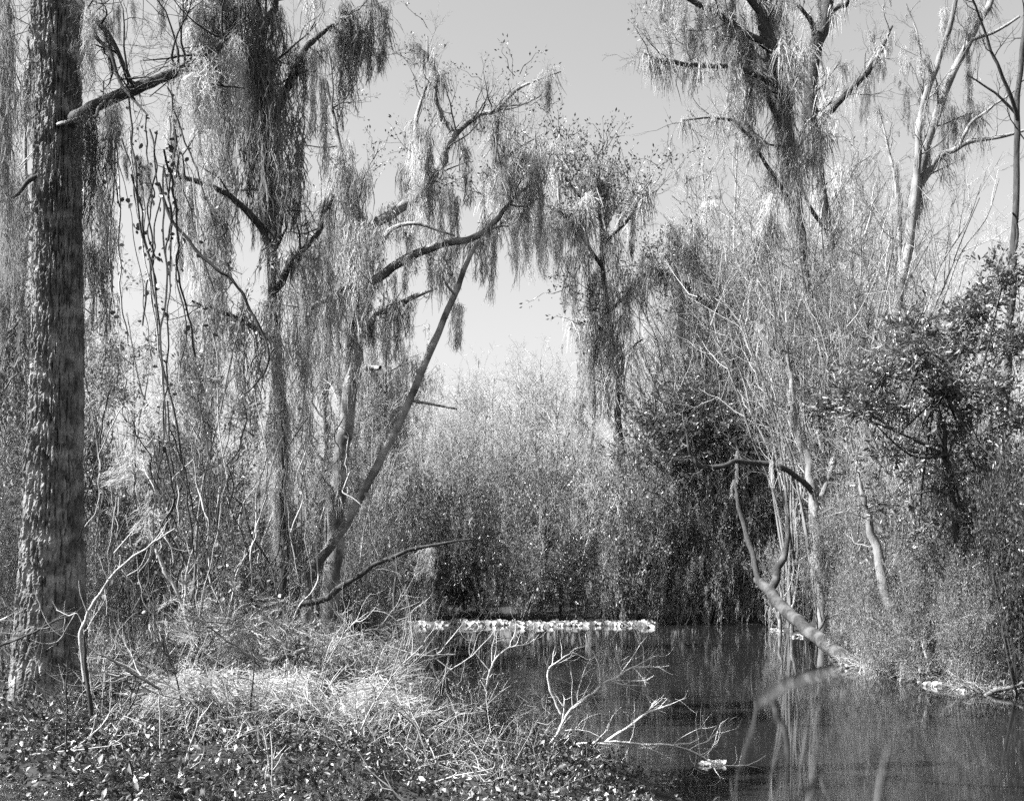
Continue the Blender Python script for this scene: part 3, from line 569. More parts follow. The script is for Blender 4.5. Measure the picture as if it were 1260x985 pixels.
tree('pale_stemmed_tree', 'pale trunk carrying a dark horizontal bough over the right of the pond', 'tree', 34,
     [([(1014, 775), (1008, 700), (1003, 640), (1000, 585), (985, 540), (975, 480), (968, 420)], [6, 6, 6, 5.5, 4, 3, 2]),
      ([(1000, 606, 34.0), (968, 577, 33.5), (920, 567, 33.0), (884, 572, 32.6), (862, 575, 32.4), (850, 556, 32.3), (846, 535, 32.2)], [3.4, 3.6, 3.3, 3, 2.8, 2.2, 1.2], 'barkd'),
      ([(1002, 640, 34.0), (1018, 590, 34.0), (1030, 540, 34.5), (1036, 480, 35.0)], [5, 4, 3.5, 2])],
     mat='bark', tmat='twig', kf=.5, sec=[(1, 11, .7, 1, .2, .3), (0, 6, 1.2, 1, .5, .4), (2, 4, 1, 1, .3, .4)], twig=50, tws=.6, autobeard=10, bl=(.4, 1.0), bw=.5, bmat='moss', wrap=14)

tree('slanting_tree', 'mottled trunk slanting out of the water up to the left, far right bank', 'tree', 30,
     [([(1064, 828, 24.6), (1018, 795, 26.8), (984, 766, 29), (956, 738, 31), (932, 712, 32.5)], [9, 8.6, 8, 7.4, 5.5]),
      ([(946, 730, 31.6), (958, 700, 32), (970, 655, 32.3), (966, 600, 32.6)], [5, 5, 3, 1.5]),
      ([(935, 718, 32.2), (926, 680, 32.6), (914, 640, 33), (903, 590, 33.4)], [4, 3.5, 3, 2], 'barkd'),
      ([(1000, 790, 28.5), (1010, 770, 28.3), (1018, 755, 28.2)], [2, 1.8, 1.4])],
     mat='barkl', tmat='twig', cap=True, sec=[(3, 6, 1, 1, .3, .4), (1, 5, .9, 1, .3, .4)], twig=30, tws=.6, autobeard=10, bl=(.5, 1.2), bw=.5, bmat='mossp')
tree('pale_leaning_tree', 'pale leafless trunk leaning left out of the tangled right bank', 'tree', 22.6,
     [([(1124, 822), (1103, 762), (1087, 715), (1072, 652), (1062, 612), (1056, 585)], [8, 7, 6.5, 5, 3.5, 1.5])], mat='bark', tmat='twigp', sec=[(0, 6, .7, 1, .4, .3)], twig=14, tws=.4)
for i, (a, b_, lab) in enumerate([((962, 782), (955, 700), 'pale cypress stem rising from the water just behind the slanting trunk'), ((974, 780), (984, 690), 'thin pale stem right of the slanting trunk foot')]):
    yy = 36.5 + i * .3
    tree('waterside_sapling', lab, 'tree', yy, [([a, (a[0] - 3 + 4 * (i % 2), a[1] - 28), ((a[0] + b_[0]) / 2 + 4 - 5 * (i % 2), (a[1] + b_[1]) / 2), b_], [3.2 - i * .4, 2, 1.7, 1.4, .8])], mat='barkm', tmat='twigp',
         sec=[(0, 7, .9, 1, .5, .5)], twig=14, tws=.5, group='pale stems at the far right waterline')

# ------------------------------------------------------------------ repeated trees, saplings and shrubs: build a few, copy them
def proto_tree(h, r, nb, L, lev, mossn, ml, mmat, tmat, bmat, lean=.03, t0=.25, twig=60, tws=.6, leaf=0, lmat='leafx', ls=.6, lproto=None):
    """meshes of one tree standing at the origin: dict part -> mesh"""
    n = 8; pts = np.zeros((n, 3)); pts[:, 2] = np.linspace(-.2, h, n); pts[1:, :2] = np.cumsum(R.normal(0, lean * h / n * 3, (n - 1, 2)), 0)
    mb = MB(); c = tube(mb, pts, np.linspace(r, r * .2, n) * np.array([1.25] + [1] * (n - 1)), 8, 3, rough=.05)
    out = {'trunk': mb.mesh('trunk', M[bmat])}; br = MB(); anch = []; tips = []
    for k in range(nb):
        t = U(t0, 1) * (len(c) - 1); i = int(t); f = t / len(c)
        grow(br, anch, tips, c[i], nrm(rdir(1)[0] * np.array([1, 1, .3]) + [0, 0, .7]), L * U(.6, 1.3) * (1.15 - .6 * f), r * .4 * (1.1 - .7 * f), 0, lev, .4, .2, 3)
    out['branches'] = br.mesh('branches', M[tmat])
    tp = np.array([x[0] for x in tips]); td = np.array([x[1] for x in tips])
    if twig:
        s = R.choice(len(tp), min(twig, len(tp)), replace=False); mb = MB(); scatter(mb, TWL, tp[s], td[s] + rdir(len(s)) * .5, tws * R.uniform(.5, 1.2, len(s))); out['twigs'] = mb.mesh('twigs', M[tmat])
    if mossn:
        a = np.concatenate(anch + [c]); q = a[R.integers(0, len(a), mossn)]; q = q[q[:, 2] > h * t0 * .7]; mb = MB()
        l = R.uniform(*ml, len(q)); d = np.tile([0, 0, 1.0], (len(q), 1)) + R.normal(0, .05, (len(q), 3)); fr = frames(d) * l[:, None, None]
        fr[:, :, :2] *= .75; pk = R.integers(0, len(MOSSL), len(q))
        for i, pr in enumerate(MOSSL): tile(mb, pr, fr[pk == i], q[pk == i])
        out['moss'] = mb.mesh('moss', M[mmat])
    if leaf:
        s = R.choice(len(tp), leaf); mb = MB(); scatter(mb, lproto or SPR, tp[s] + R.normal(0, .1, (leaf, 3)), td[s] + rdir(leaf) * .8, ls * R.uniform(.6, 1.2, leaf)); out['foliage'] = mb.mesh('foliage', M[lmat])
    return out
def place(proto, name, label, cat, loc, s, rz, group=None, tilt=(0, 0)):
    th = thing(name, label, cat, loc, group); th.scale = s if hasattr(s, '__len__') else (s, s, s); th.rotation_euler = (tilt[0], tilt[1], rz)
    made = {}
    for k, me in proto.items(): made[k] = ob(k, me, made['branches'] if k == 'twigs' and 'branches' in made else th, None if k in ('trunk', 'stem') else 'stuff')
    return th
def gp(px, Y): x = (px - 630) / F * Y; return np.array([x, Y, gz(x, Y) - .05])

PT = [proto_tree(13, .13, 26, 2.2, 1, 230, (.6, 1.9), 'moss', 'twig', 'bark') for _ in range(3)]             # mossy grey trees
PB = [proto_tree(11, .09, 26, 2.2, 1, 26, (.3, .9), 'moss', 'twigp', 'barkp', twig=90, tws=.8) for _ in range(3)]   # bare pale trees
PS = [proto_tree(4.2, .028, 14, .9, 1, 0, (0, 0), 'moss', 'twig', 'bark', lean=.06, twig=60, tws=.5, leaf=60, lmat='leafx', ls=.35) for _ in range(3)]  # brush saplings
PD = [proto_tree(4.0, .024, 12, .8, 1, 14, (.2, .5), 'mossp', 'twigp', 'barkp', lean=.07, twig=60, tws=.5) for _ in range(3)]   # bleached saplings

def lacy(h):
    n = 7; pts = np.zeros((n, 3)); pts[:, 2] = np.linspace(-.2, h * .8, n); pts[1:, :2] = np.cumsum(R.normal(0, .12, (n - 1, 2)), 0)
    mb = MB(); c = tube(mb, pts, np.linspace(.07, .02, n), 6, 3, rough=.05); out = {'trunk': mb.mesh('trunk', M['barkp'])}; br = MB(); anch = []; tips = []
    for k in range(30):
        i = int(U(.12, 1) * (len(c) - 1)); grow(br, anch, tips, c[i], nrm(rdir(1)[0] * np.array([.8, .8, .2]) + [0, 0, .9]), U(1.4, 3.2) * (1.1 - .5 * i / len(c)), .022, 0, 1, .5, .16, 4)
    out['branches'] = br.mesh('branches', M['twigp']); tp = np.array([x[0] for x in tips]); td = np.array([x[1] for x in tips])
    s_ = R.choice(len(tp), min(330, len(tp)), replace=False); mb = MB(); scatter(mb, TWL, tp[s_], td[s_] + rdir(len(s_)) * .5 + [0, 0, .3], R.uniform(.5, 1.1, len(s_))); out['twigs'] = mb.mesh('twigs', M['twigp'])
    s_ = R.integers(0, len(tp), 150); mb = MB(); scatter(mb, SPRT, tp[s_] + R.normal(0, .2, (150, 3)), td[s_] + rdir(150) * .8, R.uniform(.4, .9, 150)); out['foliage'] = mb.mesh('foliage', M['leafp'])
    a = np.concatenate(anch); q = a[R.integers(0, len(a), 34)]; l = R.uniform(.25, .9, 34); fr = frames(np.tile([0, 0, 1.0], (34, 1)) + R.normal(0, .06, (34, 3))) * l[:, None, None]; pk = R.integers(0, 5, 34); mb = MB()
    for i in range(5): tile(mb, MOSSL[i], fr[pk == i], q[pk == i])
    out['moss'] = mb.mesh('moss', M['moss']); return out
PL = [lacy(10) for _ in range(3)]
for px, Y, top in [(862, 44, 200), (890, 42.6, 260), (915, 46, 190), (940, 43, 300), (968, 44, 230), (990, 41, 330), (1012, 42, 250), (1035, 38, 300), (1058, 40, 230), (1078, 36, 330), (1096, 42, 290), (1018, 36, 400), (1050, 33, 430), (955, 44.5, 380), (900, 43.5, 400), (1120, 40, 360), (1160, 38, 350), (1195, 36, 340), (1090, 31, 440), (848, 46, 300)]:
    b_ = gp(px, Y); h = H - (top - HY) / F * Y
    place(PL[R.integers(3)], 'lacy_tree', 'lacy fine-twigged tree', 'tree', b_, (h / 10.5 * .75, h / 10.5 * .75, h / 10.5), U(0, 6.28), 'lacy fine-twigged trees of the right bank')
for px, Y, top in [(485, 47, 470), (525, 50, 455), (560, 48, 480), (598, 52, 450), (630, 47, 500), (655, 54, 420), (690, 50, 440), (715, 47, 480), (780, 47, 420), (815, 49, 360), (575, 56, 450), (640, 60, 430)]:
    b_ = gp(px, Y); h = H - (top - HY) / F * Y
    place(PL[R.integers(3)], 'lacy_tree', 'lacy fine-twigged tree', 'tree', b_, (h / 10.5, h / 10.5, h / 10.5), U(0, 6.28), 'lacy fine-twigged trees beyond the far shore')
for px, Y, top in [(200, 24, 480), (370, 24, 400), (440, 26, 380), (470, 29, 430), (455, 36, 470), (20, 18, 380)]:
    b_ = gp(px, Y); h = H - (top - HY) / F * Y
    place(PL[R.integers(3)], 'lacy_tree', 'lacy fine-twigged tree', 'tree', b_, (h / 10.5 * .8, h / 10.5 * .8, h / 10.5), U(0, 6.28), 'lacy fine-twigged trees of the left thicket')

def fan(h):
    st = MB(); br = MB(); tips = []; an = []
    for k in range(11):
        a = U(0, 6.28); o_ = U(.25, 1.0) * h * .34; e = np.array([math.cos(a) * o_, math.sin(a) * o_, h * U(.7, 1.05)]); m1 = np.array([e[0] * .22, e[1] * .22, e[2] * .42]); m2 = np.array([e[0] * .6, e[1] * .6, e[2] * .75])
        c = tube(st, kink(np.stack([[U(-.1, .1), U(-.1, .1), -.1], m1, m2, e]), .05), np.interp(np.linspace(0, 1, 10), [0, 1], [.035, .007]), 5, 3, rough=.06)
        for j in range(9):
            i = int(U(.3, .98) * (len(c) - 1)); grow(br, an, tips, c[i], nrm(nrm(c[min(i + 2, len(c) - 1)] - c[i - 1]) + rdir(1)[0] * .7), U(.6, 1.6), .011, 0, 1, .5, .18, 3)
    tp = np.array([x[0] for x in tips]); td = np.array([x[1] for x in tips]); s_ = R.choice(len(tp), 240, replace=False); mb = MB(); scatter(mb, TWL, tp[s_], td[s_] + rdir(240) * .4 + [0, 0, .3], R.uniform(.4, .9, 240))
    return {'stems': st.mesh('stems', M['bark']), 'branches': br.mesh('branches', M['twigp']), 'twigs': mb.mesh('twigs', M['twig'])}
PF = [fan(8) for _ in range(3)]
for px, Y, top in [(975, 38, 315), (1010, 36, 285), (1042, 34, 255), (1075, 37, 275), (1055, 35, 385), (1025, 37, 415), (1095, 33, 355), (985, 40, 255), (1130, 30, 395), (905, 43, 335), (870, 44, 385), (940, 42.6, 395)]:
    b_ = gp(px, Y); h = H - (top - HY) / F * Y
    place(PF[R.integers(3)], 'fan_tree', 'pale fan of arching stems', 'tree', b_, (h / 8, h / 8, h / 8), U(0, 6.28), 'pale many-stemmed trees of the right bank')

# middle distance, beyond the pond
for px, Y, top in [(470, 52, 455), (500, 58, 440), (535, 55, 470), (560, 60, 450), (590, 56, 480), (612, 62, 440), (640, 58, 425), (662, 66, 430), (685, 60, 440), (705, 57, 460), (728, 62, 430), (790, 58, 440), (820, 55, 400), (845, 52, 330)]:
    b_ = gp(px, Y); h = H - (top - HY) / F * Y
    place(PT[R.integers(3)] if U(0, 1) < .45 else PB[R.integers(3)], 'far_mossy_tree', 'pale mossy tree in the stand beyond the far shore', 'tree', b_, h / 12.5, U(0, 6.28), 'pale trees beyond the far shore')
for px, Y, top in [(860, 50, 190), (905, 52, 160), (940, 50, 200), (1020, 50, 210), (1055, 52, 190), (1095, 48, 310), (1000, 47, 280), (1145, 44, 320), (1220, 42, 300), (1250, 44, 290)]:
    b_ = gp(px, Y); h = H - (top - HY) / F * Y
    place(PB[R.integers(3)], 'pale_bare_tree', 'slender pale leafless tree rising behind the right bank', 'tree', b_, (h / 11.5 * .8, h / 11.5 * .8, h / 11.5), U(0, 6.28), 'pale leafless trees behind the right bank')
for px, Y, top in [(-40, 17, -60), (12, 19, 60), (28, 24, 160), (120, 24, 360), (165, 25, 430), (205, 26, 450), (250, 26, 450), (392, 29, 270), (428, 27, 270), (468, 29, 380), (478, 33, 420), (-20, 28, 120)]:
    b_ = gp(px, Y); h = H - (top - HY) / F * Y
    place((PT + PB)[R.integers(6)], 'left_bank_mossy_tree', 'grey moss-flecked tree crowding the left bank thicket', 'tree', b_, (h / 12.5 * .8, h / 12.5 * .8, h / 12.5), U(0, 6.28), 'mossy trees of the left thicket')
# the far wood, one mass behind everything
fw = MB()
for k in range(20):
    me = (PT + PB)[R.integers(6)]; Y0 = U(72, 105); x = U(-60, 62) * Y0 / 100; s = U(.75, 1.15) * (1.0 if abs(x) > 8 else .9); a = U(0, 6.28)
    Rz = np.array([[math.cos(a), -math.sin(a), 0], [math.sin(a), math.cos(a), 0], [0, 0, 1]]) * s
    for part in ('trunk', 'branches', 'moss'):
        m_ = me[part]; v = np.zeros(len(m_.vertices) * 3, np.float32); m_.vertices.foreach_get('co', v); v = v.reshape(-1, 3)
        li = np.zeros(len(m_.loops), np.int32); m_.loops.foreach_get('vertex_index', li); q = li.reshape(-1, 4)
        if part == 'moss': q = q.reshape(-1, 4, 4)[R.uniform(0, 1, len(q) // 4) < .16].reshape(-1, 4)
        if len(q): 
            used, inv = np.unique(q, return_inverse=True); fw.add(v[used] @ Rz.T + np.array([x, Y0, .4]), inv.reshape(-1, 4))
tag(ob('far_wood', fw.mesh('far_wood', M['moss'])), 'distant grey mossy wood closing the view', 'wood', kind='stuff')

def shrub(nl, nspray, protos, s, lmat, smat, flat=.8, moss=0, droop=0.0, nst=7, core=.35):
    """lobed leafy shrub, about 1 m in radius, foot at the origin"""
    cen = np.column_stack([R.uniform(-.6, .6, nl), R.uniform(-.6, .6, nl), R.uniform(.35, 1.35, nl) * flat]); rad = R.uniform(.32, .58, nl)
    k = R.integers(0, nl, nspray); d = rdir(nspray, .1); q = cen[k] + d * rad[k][:, None] * (R.uniform(core, 1.05, (nspray, 1))) * np.array([1, 1, .85])
    keep = q[:, 2] > .04; q, d = q[keep], d[keep]
    dd = nrm(d + rdir(len(d)) * .6 + np.array([0, 0, .35 - droop])); mb = MB(); scatter(mb, protos, q - dd * s * .4, dd, s * R.uniform(.65, 1.25, len(q)))
    out = {'foliage': mb.mesh('foliage', M[lmat])}; st = MB()
    for i in range(nst):
        e = cen[R.integers(nl)] + R.normal(0, .1, 3); b0 = np.array([U(-.15, .15), U(-.15, .15), -.1]); mid = (b0 + e) / 2 + R.normal(0, .1, 3)
        tube(st, np.stack([b0, mid, e]), [.022, .016, .007], 5, 4)
    out['stem'] = st.mesh('stem', M[smat])
    tw = MB(); j = R.integers(0, len(q), 60); scatter(tw, TWL, q[j] - d[j] * .2, d[j] + [0, 0, .3], R.uniform(.25, .55, 60)); out['twigs'] = tw.mesh('twigs', M[smat if smat.startswith('twig') else 'twig'])
    if moss:
        mm = MB(); j = R.integers(0, len(q), moss); l = R.uniform(.2, .5, moss); fr = frames(np.tile([0, 0, 1.0], (moss, 1)) + R.normal(0, .06, (moss, 3))) * l[:, None, None]
        pk = R.integers(0, len(MOSSL), moss)
        for i, pr in enumerate(MOSSL): tile(mm, pr, fr[pk == i], q[j][pk == i])
        out['moss'] = mm.mesh('moss', M['mossp'])
    return out
SH = [shrub(6, 280, SPR, .30, 'leafg', 'twig', core=.66) for _ in range(3)] + [shrub(6, 280, SPR, .30, 'leafd', 'twigd', core=.62) for _ in range(2)]
SHP = [shrub(8, 220, SPR, .34, 'leafp', 'twigp', moss=50) for _ in range(2)]
SHF = [shrub(9, 330, SPRF, .35, 'leafx', 'twig', moss=6) for _ in range(3)]
SHB = [shrub(9, 240, SPRB, .24, 'leafd', 'twig', flat=.9) for _ in range(3)]

def shr(pool, i, label, px, Y, top, halfw, group, name='waterside_shrub', zoff=0, dep=None):
    """top row and half width in plate pixels"""
    b_ = gp(px, Y); b_[2] = max(b_[2], -.05) + zoff; h = max(.3, H - (top - HY) / F * Y - b_[2]); wr = halfw / F * Y
    return place(pool[i % len(pool)], name, label, 'shrub', b_, (wr, dep or wr, h / 1.45), U(0, 6.28), group)

# far shore shrubs
far = [(465, 42.5, 600, 42, 0), (510, 42, 585, 50, 3), (548, 41.5, 610, 36, 1), (592, 42.5, 590, 46, 4), (640, 41.8, 640, 40, 0), (690, 41.5, 655, 50, 3), (665, 44, 560, 60, 2), (735, 42.5, 600, 46, 1), (775, 41.5, 560, 60, 2), (820, 41.8, 590, 48, 0), (862, 41.6, 600, 42, 4),
       (905, 42.2, 560, 46, 1), (800, 45, 480, 70, 2), (870, 44, 500, 60, 0), (950, 42.4, 540, 44, 4), (572, 42, 685, 36, 3), (612, 42, 670, 38, 0), (540, 42, 680, 34, 4), (500, 42.2, 690, 34, 1), (560, 47, 540, 70, 1), (480, 46, 560, 60, 2), (720, 48, 540, 60, 0), (640, 50, 530, 70, 1)]
for px, Y, top, hw, i in far:
    if top < 560 and hw >= 60: shr(SHF if i else SH, i, 'tall leafy shrub in the second row beyond the far shore', px, Y, top, hw, 'second row shrubs beyond the pond')
    else: shr(SH, i, 'evergreen shrub overhanging the far shore of the pond', px, Y, top, hw, 'shrubs along the far shore')
for px, Y, top, hw in [(528, 41.5, 690, 18), (760, 41.6, 640, 34), (800, 41.6, 680, 30), (835, 41.6, 690, 26), (872, 41.7, 640, 34), (905, 41.7, 660, 32), (938, 41.6, 640, 34), (968, 39.5, 650, 30), (888, 42.5, 590, 40), (925, 42.6, 570, 40)]:
    shr(SHP, px, 'pale moss-tangled bush at the far waterline', px, Y, top, hw, 'pale bushes at the far waterline')
# right bank
for px, Y, top, hw, i in [(1010, 36, 640, 36, 0), (1045, 33, 600, 44, 1), (1040, 29, 690, 36, 2), (1080, 27, 640, 52, 0), (1120, 25, 600, 62, 1), (1170, 24, 560, 66, 2), (1225, 22.5, 560, 70, 0), (1160, 22, 660, 60, 1), (1215, 21, 690, 64, 2), (1262, 20.5, 640, 60, 0), (1075, 24.5, 720, 40, 2), (1120, 22.2, 730, 46, 0), (1100, 26, 560, 50, 0), (1150, 25.5, 530, 60, 1), (1200, 25, 520, 60, 2), (1245, 23, 510, 60, 1), (1060, 30, 560, 46, 2), (1085, 23.2, 660, 44, 1), (1140, 21.8, 690, 50, 2), (1185, 20.6, 720, 50, 0)]:
    shr(SH if top <= 600 and px > 1090 else SHF, i, 'leafy bush massed on the right bank below the glossy tree', px, Y, top, hw, 'leafy bushes of the right bank', 'bank_bush')
for px, Y, top, hw, i in [(1256, 19.6, 560, 56, 3), (1232, 20.2, 610, 46, 4), (1290, 19.2, 560, 70, 3), (1246, 21.5, 520, 60, 4)]:
    shr(SH, i, 'dense dark bush at the right edge of the picture', px, Y, top, hw, 'dark bushes at the right edge', 'dark_bush')
for px, Y, top, hw, i in [(932, 42, 620, 34, 0), (985, 38, 610, 30, 1), (1060, 36, 520, 50, 2)]:
    shr(SH, i, 'leafy shrub behind the slanting trunk on the right bank', px, Y, top, hw, 'shrubs behind the slanting trunk')
for px, Y, top, hw in [(1040, 26.5, 740, 26), (1090, 22.6, 770, 34), (1150, 21.4, 760, 44), (1200, 20.6, 780, 40)]:
    shr(SHP, px, 'low pale drooping brush at the right waterline', px, Y, top, hw, 'pale brush at the right waterline', 'pale_brush')

# the glossy-leaved tree of the right bank
def glossy(name, label, Y0, trunk, rad, blobs, lmat='leafg', n=40, s=.56):
    base = P(*trunk[0], Y0); base[2] = gz(base[0], base[1]); th = thing(name, label, 'tree', base)
    w_ = np.array([P(*t_, Y0) for t_ in trunk]); w_ = np.vstack([base - [0, 0, .15], w_]); mb = MB(); r_ = np.linspace(rad, rad * .4, len(w_)) * Y0 / F
    tube(mb, kink(w_, .05), np.interp(np.linspace(0, 1, len(w_) * 3 - 2), np.linspace(0, 1, len(r_)), r_), 9, 2, rough=.06); ob('trunk', mb.mesh('trunk', M['barkd'], base), th)
    fo = MB(); li = MB()
    for (px, py, rx, ry, k) in blobs:
        c = P(px, py, Y0 + U(-1.2, 1.2)); a, b_ = rx * Y0 / F, ry * Y0 / F; m = int(n * k)
        st = w_[R.integers(len(w_) // 2, len(w_))]; tube(li, np.stack([st, (st + c) / 2 + R.normal(0, .2, 3) + [0, 0, -.15], c]), [.03, .022, .01], 5, 4)
        d = rdir(m, .1); q = c + d * np.array([a, a, b_]) * np.minimum(np.abs(R.normal(0, .72, (m, 1))), 1.7)
        dd = nrm(d + rdir(m) * .7 + [0, 0, .3]); scatter(fo, SPRB, q - dd * s * .4, dd, s * R.uniform(.6, 1.2, m))
        for j in range(3): tube(li, np.stack([c, c + R.normal(0, .3, 3), c + d[j] * a * .8]), [.012, .009, .004], 4, 3)
    ob('limbs', li.mesh('limbs', M['barkd'], base), th, 'stuff'); ob('foliage', fo.mesh('foliage', M[lmat], base), th, 'stuff')
glossy('glossy_leaved_tree', 'broadleaved evergreen with glossy leaves spreading over the right bank', 22.5, [(1175, 640), (1165, 560), (1150, 490), (1140, 430)], 4.5,
       [(1040, 482, 34, 26, 1), (1085, 462, 40, 30, 1.3), (1130, 440, 45, 35, 1.5), (1120, 405, 40, 26, 1.2), (1180, 430, 45, 35, 1.5), (1200, 385, 45, 32, 1.4), (1235, 345, 34, 30, 1), (1248, 420, 40, 40, 1.3), (1165, 480, 40, 26, 1.2), (1225, 480, 40, 30, 1.2), (1060, 505, 30, 20, .8), (1100, 500, 36, 20, .9), (1190, 525, 50, 30, .7), (1150, 545, 55, 30, .6), (1215, 565, 50, 45, 1.2), (1252, 590, 40, 50, 1.3), (1100, 560, 45, 30, .6), (1250, 520, 34, 40, 1.2), (1160, 600, 55, 40, .6), (1230, 660, 45, 46, 1.2), (1012, 500, 30, 22, .6), (1200, 640, 60, 40, .6), (1080, 620, 50, 40, .4), (1130, 660, 50, 40, .4), (1250, 730, 40, 40, 1)])
glossy('dark_leaved_tree', 'dark-leaved evergreen over the far right shore beside the moss curtain tree', 42.5, [(880, 660), (872, 580), (860, 530), (850, 505)], 6,
       [(800, 520, 40, 26, 1.3), (840, 500, 36, 24, 1.2), (880, 520, 36, 26, 1.2), (850, 540, 50, 22, 1.3), (920, 530, 30, 22, .9), (785, 560, 34, 20, 1), (950, 500, 34, 24, 1), (985, 515, 34, 24, 1), (830, 570, 40, 20, .8)], 'leaf', 36, .85)

# ------------------------------------------------------------------ left thicket brush
for k, (px, Y, top, hw) in enumerate([(110, 15, 640, 60), (160, 18, 600, 70), (230, 17, 590, 70), (290, 19, 560, 70), (380, 20, 590, 60), (450, 22, 600, 50), (468, 27, 640, 34), (438, 19, 690, 40), (330, 15, 690, 60), (20, 14, 560, 60), (-30, 13, 600, 60), (10, 18, 480, 70), (200, 22, 530, 70), (130, 22, 520, 70), (420, 24, 560, 60)]):
    shr([SHF[0], SH[0], SH[4], SH[3], SH[1]], k, 'tangled leafy brush in the left bank thicket', px, Y, top, hw, 'brush of the left thicket', 'thicket_brush')
for k in range(46):
    Y = U(12.5, 24); px = (U(105, 370) if k < 26 else U(380, 470)) if k < 36 else U(-10, 40); b_ = gp(px, Y)
    if b_[0] > np.interp(Y, _ly, _lx) - .3 or (k in range(26, 36) and Y < 18): continue
    d = U(0, 1) < .25; h = U(.55, 1.15)
    place((PD if d else PS)[R.integers(3)], 'pale_sapling' if d else 'thicket_sapling', 'thin bleached leafless sapling in the left thicket' if d else 'thin leafy sapling in the left thicket', 'sapling', b_, (h, h, h * U(.8, 1.3)), U(0, 6.28),
          'bleached saplings of the left thicket' if d else 'leafy saplings of the left thicket', (U(-.25, .25), U(-.3, .3)))
for k in range(22):
    Y = U(20, 34); px = U(1040, 1250) if k < 12 else U(860, 1010); Y = Y if k < 12 else U(39, 44); b_ = gp(px, Y)
    h = U(.8, 1.4)
    if b_[2] < .1: continue
    place(PD[R.integers(3)], 'bank_sapling', 'thin bleached sapling among the right bank bushes', 'sapling', b_, (h, h, h), U(0, 6.28), 'bleached saplings of the right bank', (U(-.25, .25), U(-.3, .3)))
for k in range(16):
    Y = U(41.8, 46); px = U(480, 820); b_ = gp(px, Y); h = U(.9, 1.7)
    place(PD[R.integers(3)], 'far_sapling', 'thin bleached sapling standing among the far shore shrubs', 'sapling', b_, (h, h, h), U(0, 6.28), 'bleached saplings of the far shore', (U(-.15, .15), U(-.15, .15)))

# vines hanging through the left thicket
def vine(label, pts, rad, mat, leafn=0, group=None, Y0=12, lm='leafd'):
    w_ = kink(pxl(pts, Y0), .009); th = thing('hanging_vine', label, 'vine', w_[-1], group); mb = MB(); c = tube(mb, w_, np.interp(np.linspace(0, 1, len(w_)), np.linspace(0, 1, len(rad)), rad) * Y0 / F, 4, 3, rough=.1)
    ob('stem', mb.mesh('stem', M[mat], w_[-1]), th)
    if leafn:
        q = c[R.integers(0, len(c), leafn)] + R.normal(0, .05, (leafn, 3)); d = rdir(leafn, -.5); mb = MB(); tile(mb, oval(1, .75), frames(d) * R.uniform(.03, .075, leafn)[:, None, None], q)
        ob('leaves', mb.mesh('leaves', M[lm], w_[-1]), th, 'stuff')
vine('long dark vine slanting down right from the big trunk past the mossy tree', [(195, 225), (215, 275), (260, 325), (290, 350), (315, 395), (330, 430), (325, 460), (300, 485)], [2, 2, 2, 1.8, 1.8, 1.5, 1.3, 1], 'twigd', 6, None, 12.5)
for i in range(30):
    x = U(105, 235); y = U(90, 220); L = U(150, 380); dx = U(-20, 60); Y0 = U(11, 14)
    n = 6; pts = [(x + dx * t + U(-6, 6), y + L * t, Y0 + U(-.1, .1)) for t in np.linspace(0, 1, n)]
    vine('thin dark vine dangling between the big trunk and the mossy tree', pts, [U(.4, 1.3)] * n, 'twigd' if U(0, 1) < .75 else 'twigp', int(U(0, 22)), 'thin vines left of the mossy tree', Y0)
for i in range(56):
    x = U(110, 420); y = U(460, 640); L = U(100, 260); dx = U(-70, 70); Y0 = U(10.5, 15)
    n = 6; pts = [(x + dx * t + U(-10, 10), y + L * t, Y0 + U(-.2, .2)) for t in np.linspace(0, 1, n)]
    vine('bent woody vine stem in the left thicket undergrowth', pts, [U(.4, 1.1)] * n, 'twigd' if U(0, 1) < .72 else 'twigp', int(U(0, 10)), 'vine stems of the left undergrowth', Y0, 'leafp')

# ------------------------------------------------------------------ foreground bank
def onbank(x, y): return ground(x, y) > .02
def frus(n, y0, y1, px0=-60, px1=890):
    y = y0 + (y1 - y0) * R.uniform(0, 1, n) ** .8; x = (R.uniform(px0, px1, n) - 630) / F * y; return x, y
# fallen leaves
x, y = frus(36000, 5.0, 14.5); k = onbank(x, y) & (np.sin(x * 4.1 + 2 * np.sin(y * 1.7)) + np.sin(y * 5.3 + 1.5 * x) + R.normal(0, .8, len(x)) > -1.1); x, y = x[k], y[k]
z = ground(x, y) + np.abs(R.normal(0, .09, len(x))); d = rdir(len(x), .25); mb = MB()
tile(mb, diamond(1, .5, .14), frames(d) * (R.uniform(.02, .05, len(x)) * R.uniform(.8, 1.8, len(x)))[:, None, None], np.stack([x, y, z], -1))
tag(ob('leaf_litter', mb.mesh('leaf_litter', M['litter'])), 'curled dead leaves strewn over the near bank', 'leaves', kind='stuff')
# low evergreen ground cover
x, y = frus(1700, 5.2, 12.5); k = onbank(x, y) & (np.sin(x * 2.9 + 1.3 * np.sin(y * 2.1)) + np.sin(y * 3.3 + x) > .25); x, y = x[k], y[k]; z = ground(x, y); d = rdir(len(x), 1.2); mb = MB()
scatter(mb, SPRB, np.stack([x, y, z], -1), d, R.uniform(.1, .3, len(x)))
tag(ob('ground_cover', mb.mesh('ground_cover', M['leafd'])), 'low dark leafy ground cover on the near bank', 'ground cover', kind='stuff')
